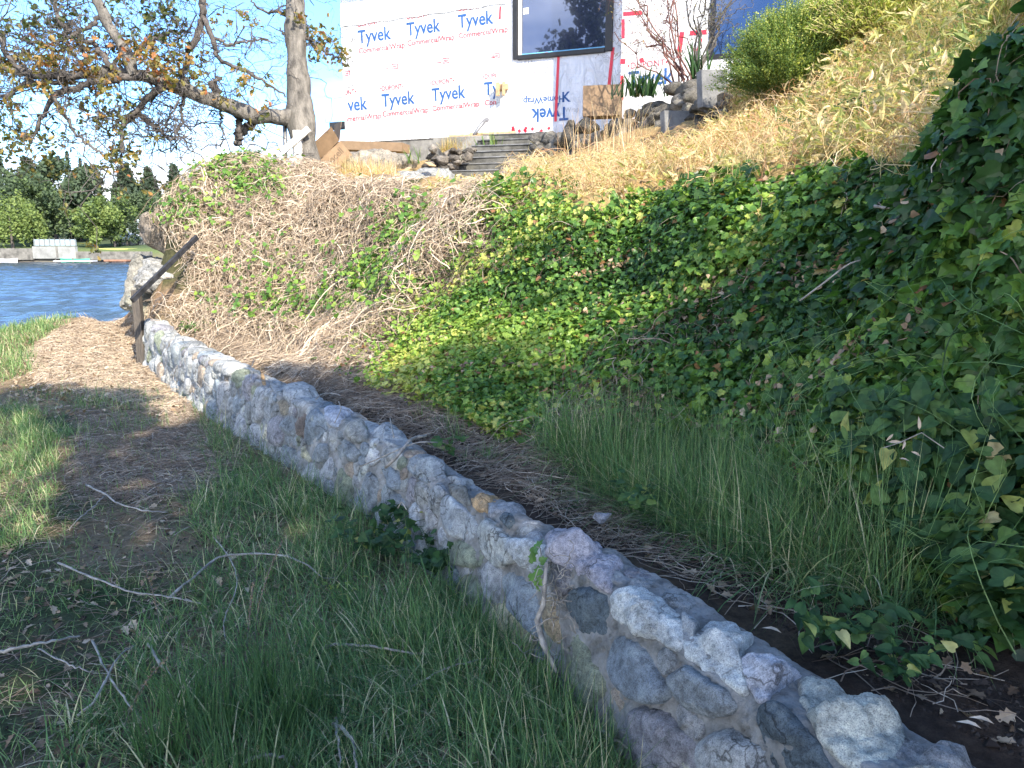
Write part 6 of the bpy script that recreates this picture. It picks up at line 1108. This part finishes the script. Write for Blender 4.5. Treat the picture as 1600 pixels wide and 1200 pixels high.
ftree(205, 262, 372, 60, 'con', 'broad dark fir behind the metal roofed house', 0, .3, FD+40); ftree(240, 266, 375, 50, 'con', 'dark fir partly behind the bramble mound', 0, .3, FD+44); ftree(280, 262, 375, 50, 'con', 'dark fir mostly hidden by the bramble mound', 0, .3, FD+50, 2600)
ftree(60, 270, 396, 90, 'dec', 'mid green tree standing between the willow and the sea wall', .3, .6, FD+14); ftree(128, 268, 392, 70, 'dec', 'tall mid green tree behind the bright rounded one', .25, .55, FD+30); ftree(215, 290, 392, 80, 'dec', 'mid green tree beside the metal roofed house', .3, .6, FD+34); ftree(10, 235, 372, 46, 'con', 'tall dark fir behind the willow', 0, .3, FD+60, 3000); ftree(55, 250, 372, 60, 'con', 'dark fir between the willow and the cedar', 0, .35, FD+50, 3000); ftree(200, 330, 392, 60, 'dec', 'low dark shrubby tree below the metal roof', .1, .4, FD+12, 2600)
for k_, px in enumerate((-140, -220, -320, 340, 400, 505)): ftree(px, 240+(k_ % 3)*8 if px < 300 else 262, 385, 90 if px < 300 else 50, 'con', ['dark conifer beyond the left edge of the view', 'second dark conifer beyond the left edge', 'third dark conifer beyond the left edge', 'distant conifer hidden behind the mound', 'distant conifer behind the brambles', 'distant conifer seen between the oak and the box'][k_], 0, .3, FD+50, 2200)
def fbox(px0, px1, py0, py1, t_, dep, mt, name, label, cat, parent=None):
    a_ = P(px0, py1, t_); b_ = P(px1, py0, t_); mb = MB().box(((a_[0]+b_[0])/2, a_[1]+dep/2, (a_[2]+b_[2])/2), (abs(b_[0]-a_[0])/2, dep/2, (b_[2]-a_[2])/2)); o = mb.build(name, mt, parent); return o if parent else meta(o, label, cat)
M['pale'] = plain('weathered pale concrete', (.27, .27, .25), .9, .3, .6, 0, 10); M['darkstone'] = plain('dark sea wall stone', (.16, .15, .13), .9, .4, 1.5, .3, 10); M['roofm'] = plain('pale metal roof', (.42, .44, .46), .4, .1, 1, 0, 10); M['greenpaint'] = plain('green paint', (.10, .42, .28), .5, .1, 1, 0, 10); M['boatwhite'] = plain('boat white', (.65, .65, .65), .5, .1, 1, 0, 10); M['rustw'] = plain('rusty wood', (.30, .15, .09), .7, .2, 2, 0, 10); M['housew'] = plain('grey house wall', (.16, .17, .16), .8, .2, 1, 0, 10)
sw = empty('sea_wall', P(85, 405, FD), 'pale concrete sea wall with a railing on top across the water', 'wall'); fbox(52, 119, 385, 404, FD, .6, M['pale'], 'panel', '', '', sw)
fbox(53, 119, 374, 384, FD, .12, plain('pale blue fence boards', (.25, .31, .34), .6, .1, 2, 0, 10), 'fence_panel', '', '', sw); fbox(88, 91, 385, 402, FD-.1, .1, M['darkstone'], 'buttress', '', '', sw)
fbox(-160, 52, 388, 406, FD, .8, M['darkstone'], 'stone_bank', 'dark stone bank wall below the willow', 'wall'); fbox(119, 235, 393, 406, FD, .8, M['darkstone'], 'stone_bank', 'low dark stone wall right of the pale sea wall', 'wall')
fbox(155, 200, 388, 392, FD+4, 3, plain('yellowed lawn', (.42, .42, .12), .9, .2, 2, 0, 10), 'garden_bed', 'yellowish garden patch behind the low stone wall', 'garden bed')
fh = empty('far_house', P(205, 385, FD+16), 'grey house with a pale metal roof across the water', 'house'); fbox(178, 235, 372, 388, FD+16, 6, M['housew'], 'wall', '', '', fh)
a_, b_ = P(176, 373, FD+15.5), P(240, 373, FD+15.5); rz_ = P(200, 343, FD+20)[2]; th_ = .15
mb = MB(); mb.add([(a_[0], a_[1], a_[2]), (b_[0], b_[1], b_[2]), (b_[0], b_[1]+5, rz_), (a_[0]+1.5, a_[1]+5, rz_), (a_[0], a_[1], a_[2]-th_), (b_[0], b_[1], b_[2]-th_), (b_[0], b_[1]+5, rz_-th_), (a_[0]+1.5, a_[1]+5, rz_-th_)], [(0, 1, 2, 3), (7, 6, 5, 4), (0, 4, 5, 1), (1, 5, 6, 2), (2, 6, 7, 3), (3, 7, 4, 0)]); mb.build('roof', M['roofm'], fh)
for x0 in (186, 198, 212): fbox(x0, x0+6, 376, 383, FD+15.9, .1, M['black'], 'window', '', '', fh)
def boat(px, py, L_, mt, label, h=.5):
    c = P(px, py, FD-2.0); c[2] = -.6; n_ = 14; mb = MB(); V = []
    for i in range(n_+1):
        u = i/n_*2-1; wd_ = .62*(1-abs(u)**2.6); sh_ = .12*u*u
        V += [(c[0]+u*L_/2, c[1]-wd_, c[2]+h+sh_), (c[0]+u*L_/2*.93, c[1]-wd_*.5, c[2]-.05), (c[0]+u*L_/2*.93, c[1]+wd_*.5, c[2]-.05), (c[0]+u*L_/2, c[1]+wd_, c[2]+h+sh_)]
    Fs = []
    for i in range(n_):
        for j in range(3): Fs.append((i*4+j, i*4+j+1, i*4+4+j+1, i*4+4+j))
    b_ = empty('rowing_boat', c, label, 'boat'); mb.add(V, Fs); mb.build('hull', M[mt], b_); MB().box((c[0], c[1], c[2]+h*.75), (.15, .5, .03)).build('seat', M['boatwhite'], b_); return b_
boat(118, 404, 4.4, 'greenpaint', 'green rowing boat moored under the pale sea wall'); boat(8, 405, 3.6, 'boatwhite', 'pale boat at the left edge of the far shore')
dk = empty('dock', P(118, 407, FD-3), 'low white jetty holding the green rowing boat', 'jetty'); dz = -.35; c = P(118, 407, FD-3.4); MB().box((c[0], c[1], dz), (2.7, .7, .06)).build('deck', M['boatwhite'], dk)
for dx in (-2.4, 0, 2.4): MB().tube([(c[0]+dx, c[1]-.6, -1.2), (c[0]+dx, c[1]-.6, .1)], .08, 8).build('pile', M['darkstone'], dk)
rf_ = empty('rusty_float', P(183, 404, FD-2), 'rusty brown float by the shore right of the green boat', 'float'); c = P(183, 405, FD-2); MB().box((c[0], c[1], -.3), (1.6, .6, .12)).build('deck', M['rustw'], rf_)
for dx in (-1.2, 1.2): MB().box((c[0]+dx, c[1], -.5), (.2, .5, .12)).build('drum', M['darkstone'], rf_)
# ------------------------------------------------------------------ trees standing behind the photographer: unseen, crowns shaped to cast the foreground shade
SH1 = [(0,622),(40,607),(110,612),(232,622),(215,680),(110,690),(60,640),(0,650)]
SH2 = [(90,720),(160,672),(235,690),(300,662),(345,645),(420,596),(455,572),(520,590),(600,606),(650,592),(700,560),(800,546),(842,577),(790,602),(865,612),(950,572),(1000,540),(1080,480),(1200,400),(1280,330),(1360,285),(1470,270),(1520,170),(1560,60),(1640,-60),(2600,-60),(2600,4000),(-3000,4000),(-3000,1250),(0,1120),(55,1050),(45,960),(0,945),(-400,930),(-400,880),(0,880),(90,850),(110,780)]
HF = [(790,520),(760,430),(830,335),(900,330),(1100,305),(1280,300),(1200,400),(1080,480),(1000,540),(950,570)]
gp = []; n_ = 0
x = RNG.uniform(-7, 5.5, 9000); y = RNG.uniform(.2, 9.8, 9000); z = G(x, y); px, py, f = proj(np.stack([x, y, z], -1))
pr_ = np.where(inpoly(px, py, SH1) | inpoly(px, py, SH2), 1., np.where(inpoly(px, py, HF), .05, 0.))
pr_ = np.where((px > 1750) & (y > 1.0), 0.6, pr_)
hole = (((px-380)/22)**2+((py-765)/9)**2 < 1) | (((px-200)/25)**2+((py-765)/8)**2 < 1) | (((px-265)/30)**2+((py-735)/6)**2 < 1) | (((px-525)/26)**2+((py-930)/22)**2 < 1) | (((px-560)/14)**2+((py-640)/8)**2 < 1)
pr_ = np.where(hole, 0, pr_); k_ = RNG.random(len(x)) < pr_; g_ = np.stack([x, y, z], -1)[k_]
tau = RNG.uniform(11, 15.5, len(g_)); cc = g_+np.array(SD)*tau[:, None]; print('canopy', [int((np.linalg.norm(np.cross(cc-q_, np.array(SD)), axis=1) < .22).sum()) for q_ in (P(750, 540, 5.5), P(650, 540, 6.5), P(900, 560, 4.9), P(850, 420, 6), P(1000, 450, 5), P(560, 540, 7.3), P(1000, 700, 3.6))], len(g_), cc.min(0), cc.max(0))
cl = [ (np.array([5.3, -8.6]), 'broad leafy unseen tree behind the photographer, crown shaped to shade the foreground, right hand one'), (np.array([8.6, -6.6]), 'leafy unseen tree on the slope behind the photographer, crown shaped to shade the foreground'), (np.array([2.2, -9.6]), 'leafy unseen tree behind the photographer, crown shaped to shade the foreground, farthest to the left')]
own = np.argmin(np.stack([np.hypot(cc[:, 0]-c[0], cc[:, 1]-c[1]) for c, _ in cl], 1), 1)
for i, (c, lab) in enumerate(cl):
    q = cc[own == i]; zb = float(G(c[0], c[1])); tr = empty('shade_tree', (c[0], c[1], zb), lab, 'tree', 'trees behind the photographer'); m_ = len(q)
    if m_ < 50: continue
    cen = q.mean(0); MB().tube([(c[0], c[1], zb-.2), (c[0]+.1, c[1], zb+2), (cen[0], cen[1], cen[2]), (cen[0]+.2, cen[1], q[:, 2].max())], [.28, .22, .13, .03], 10).build('trunk', M['bark'], tr, smooth=True)
    for _ in range(26):
        e_ = q[RNG.integers(0, m_)]; h_ = np.array([c[0]*.5+cen[0]*.5, c[1]*.5+cen[1]*.5, RNG.uniform(zb+2, cen[2]+1)]); MB().tube(crook(h_, e_, 10, .05), np.linspace(.07, .012, 10), 6).build('branch', M['twigbark'], tr, smooth=True)
    qq = np.repeat(q, 7, 0)+RNG.normal(0, .075, (m_*7, 3)); V, Fq = spread(OAK[0], OAK[1], qq, frames(RNG.normal(0, 1, (len(qq), 3))+np.array(SD)*.8, RNG.uniform(0, 6.28, len(qq))), RNG.uniform(.12, .22, len(qq))); fast('leaves', V, Fq, M['oakleaf'], tr, attr=rep(RNG.uniform(0, .5, len(qq)), len(OAK[0])))['kind'] = 'stuff'

ftree(0, 0, 0, 420, 'dec', 'large tree behind the photographer to the left, mirrored in the house window', 0, .5, 18., 9000, at_=((-12.5, -2.5, -.3), (-12.5, -2.5, 15)))

for k_ in range(9):
    a_ = P(54+k_*8, 384, FD-.05); b2_ = P(54+k_*8, 372, FD-.05); MB().tube([(a_[0], a_[1], a_[2]), (a_[0], a_[1], b2_[2])], .045, 6).build('railing_post', M['darkstone'], sw)
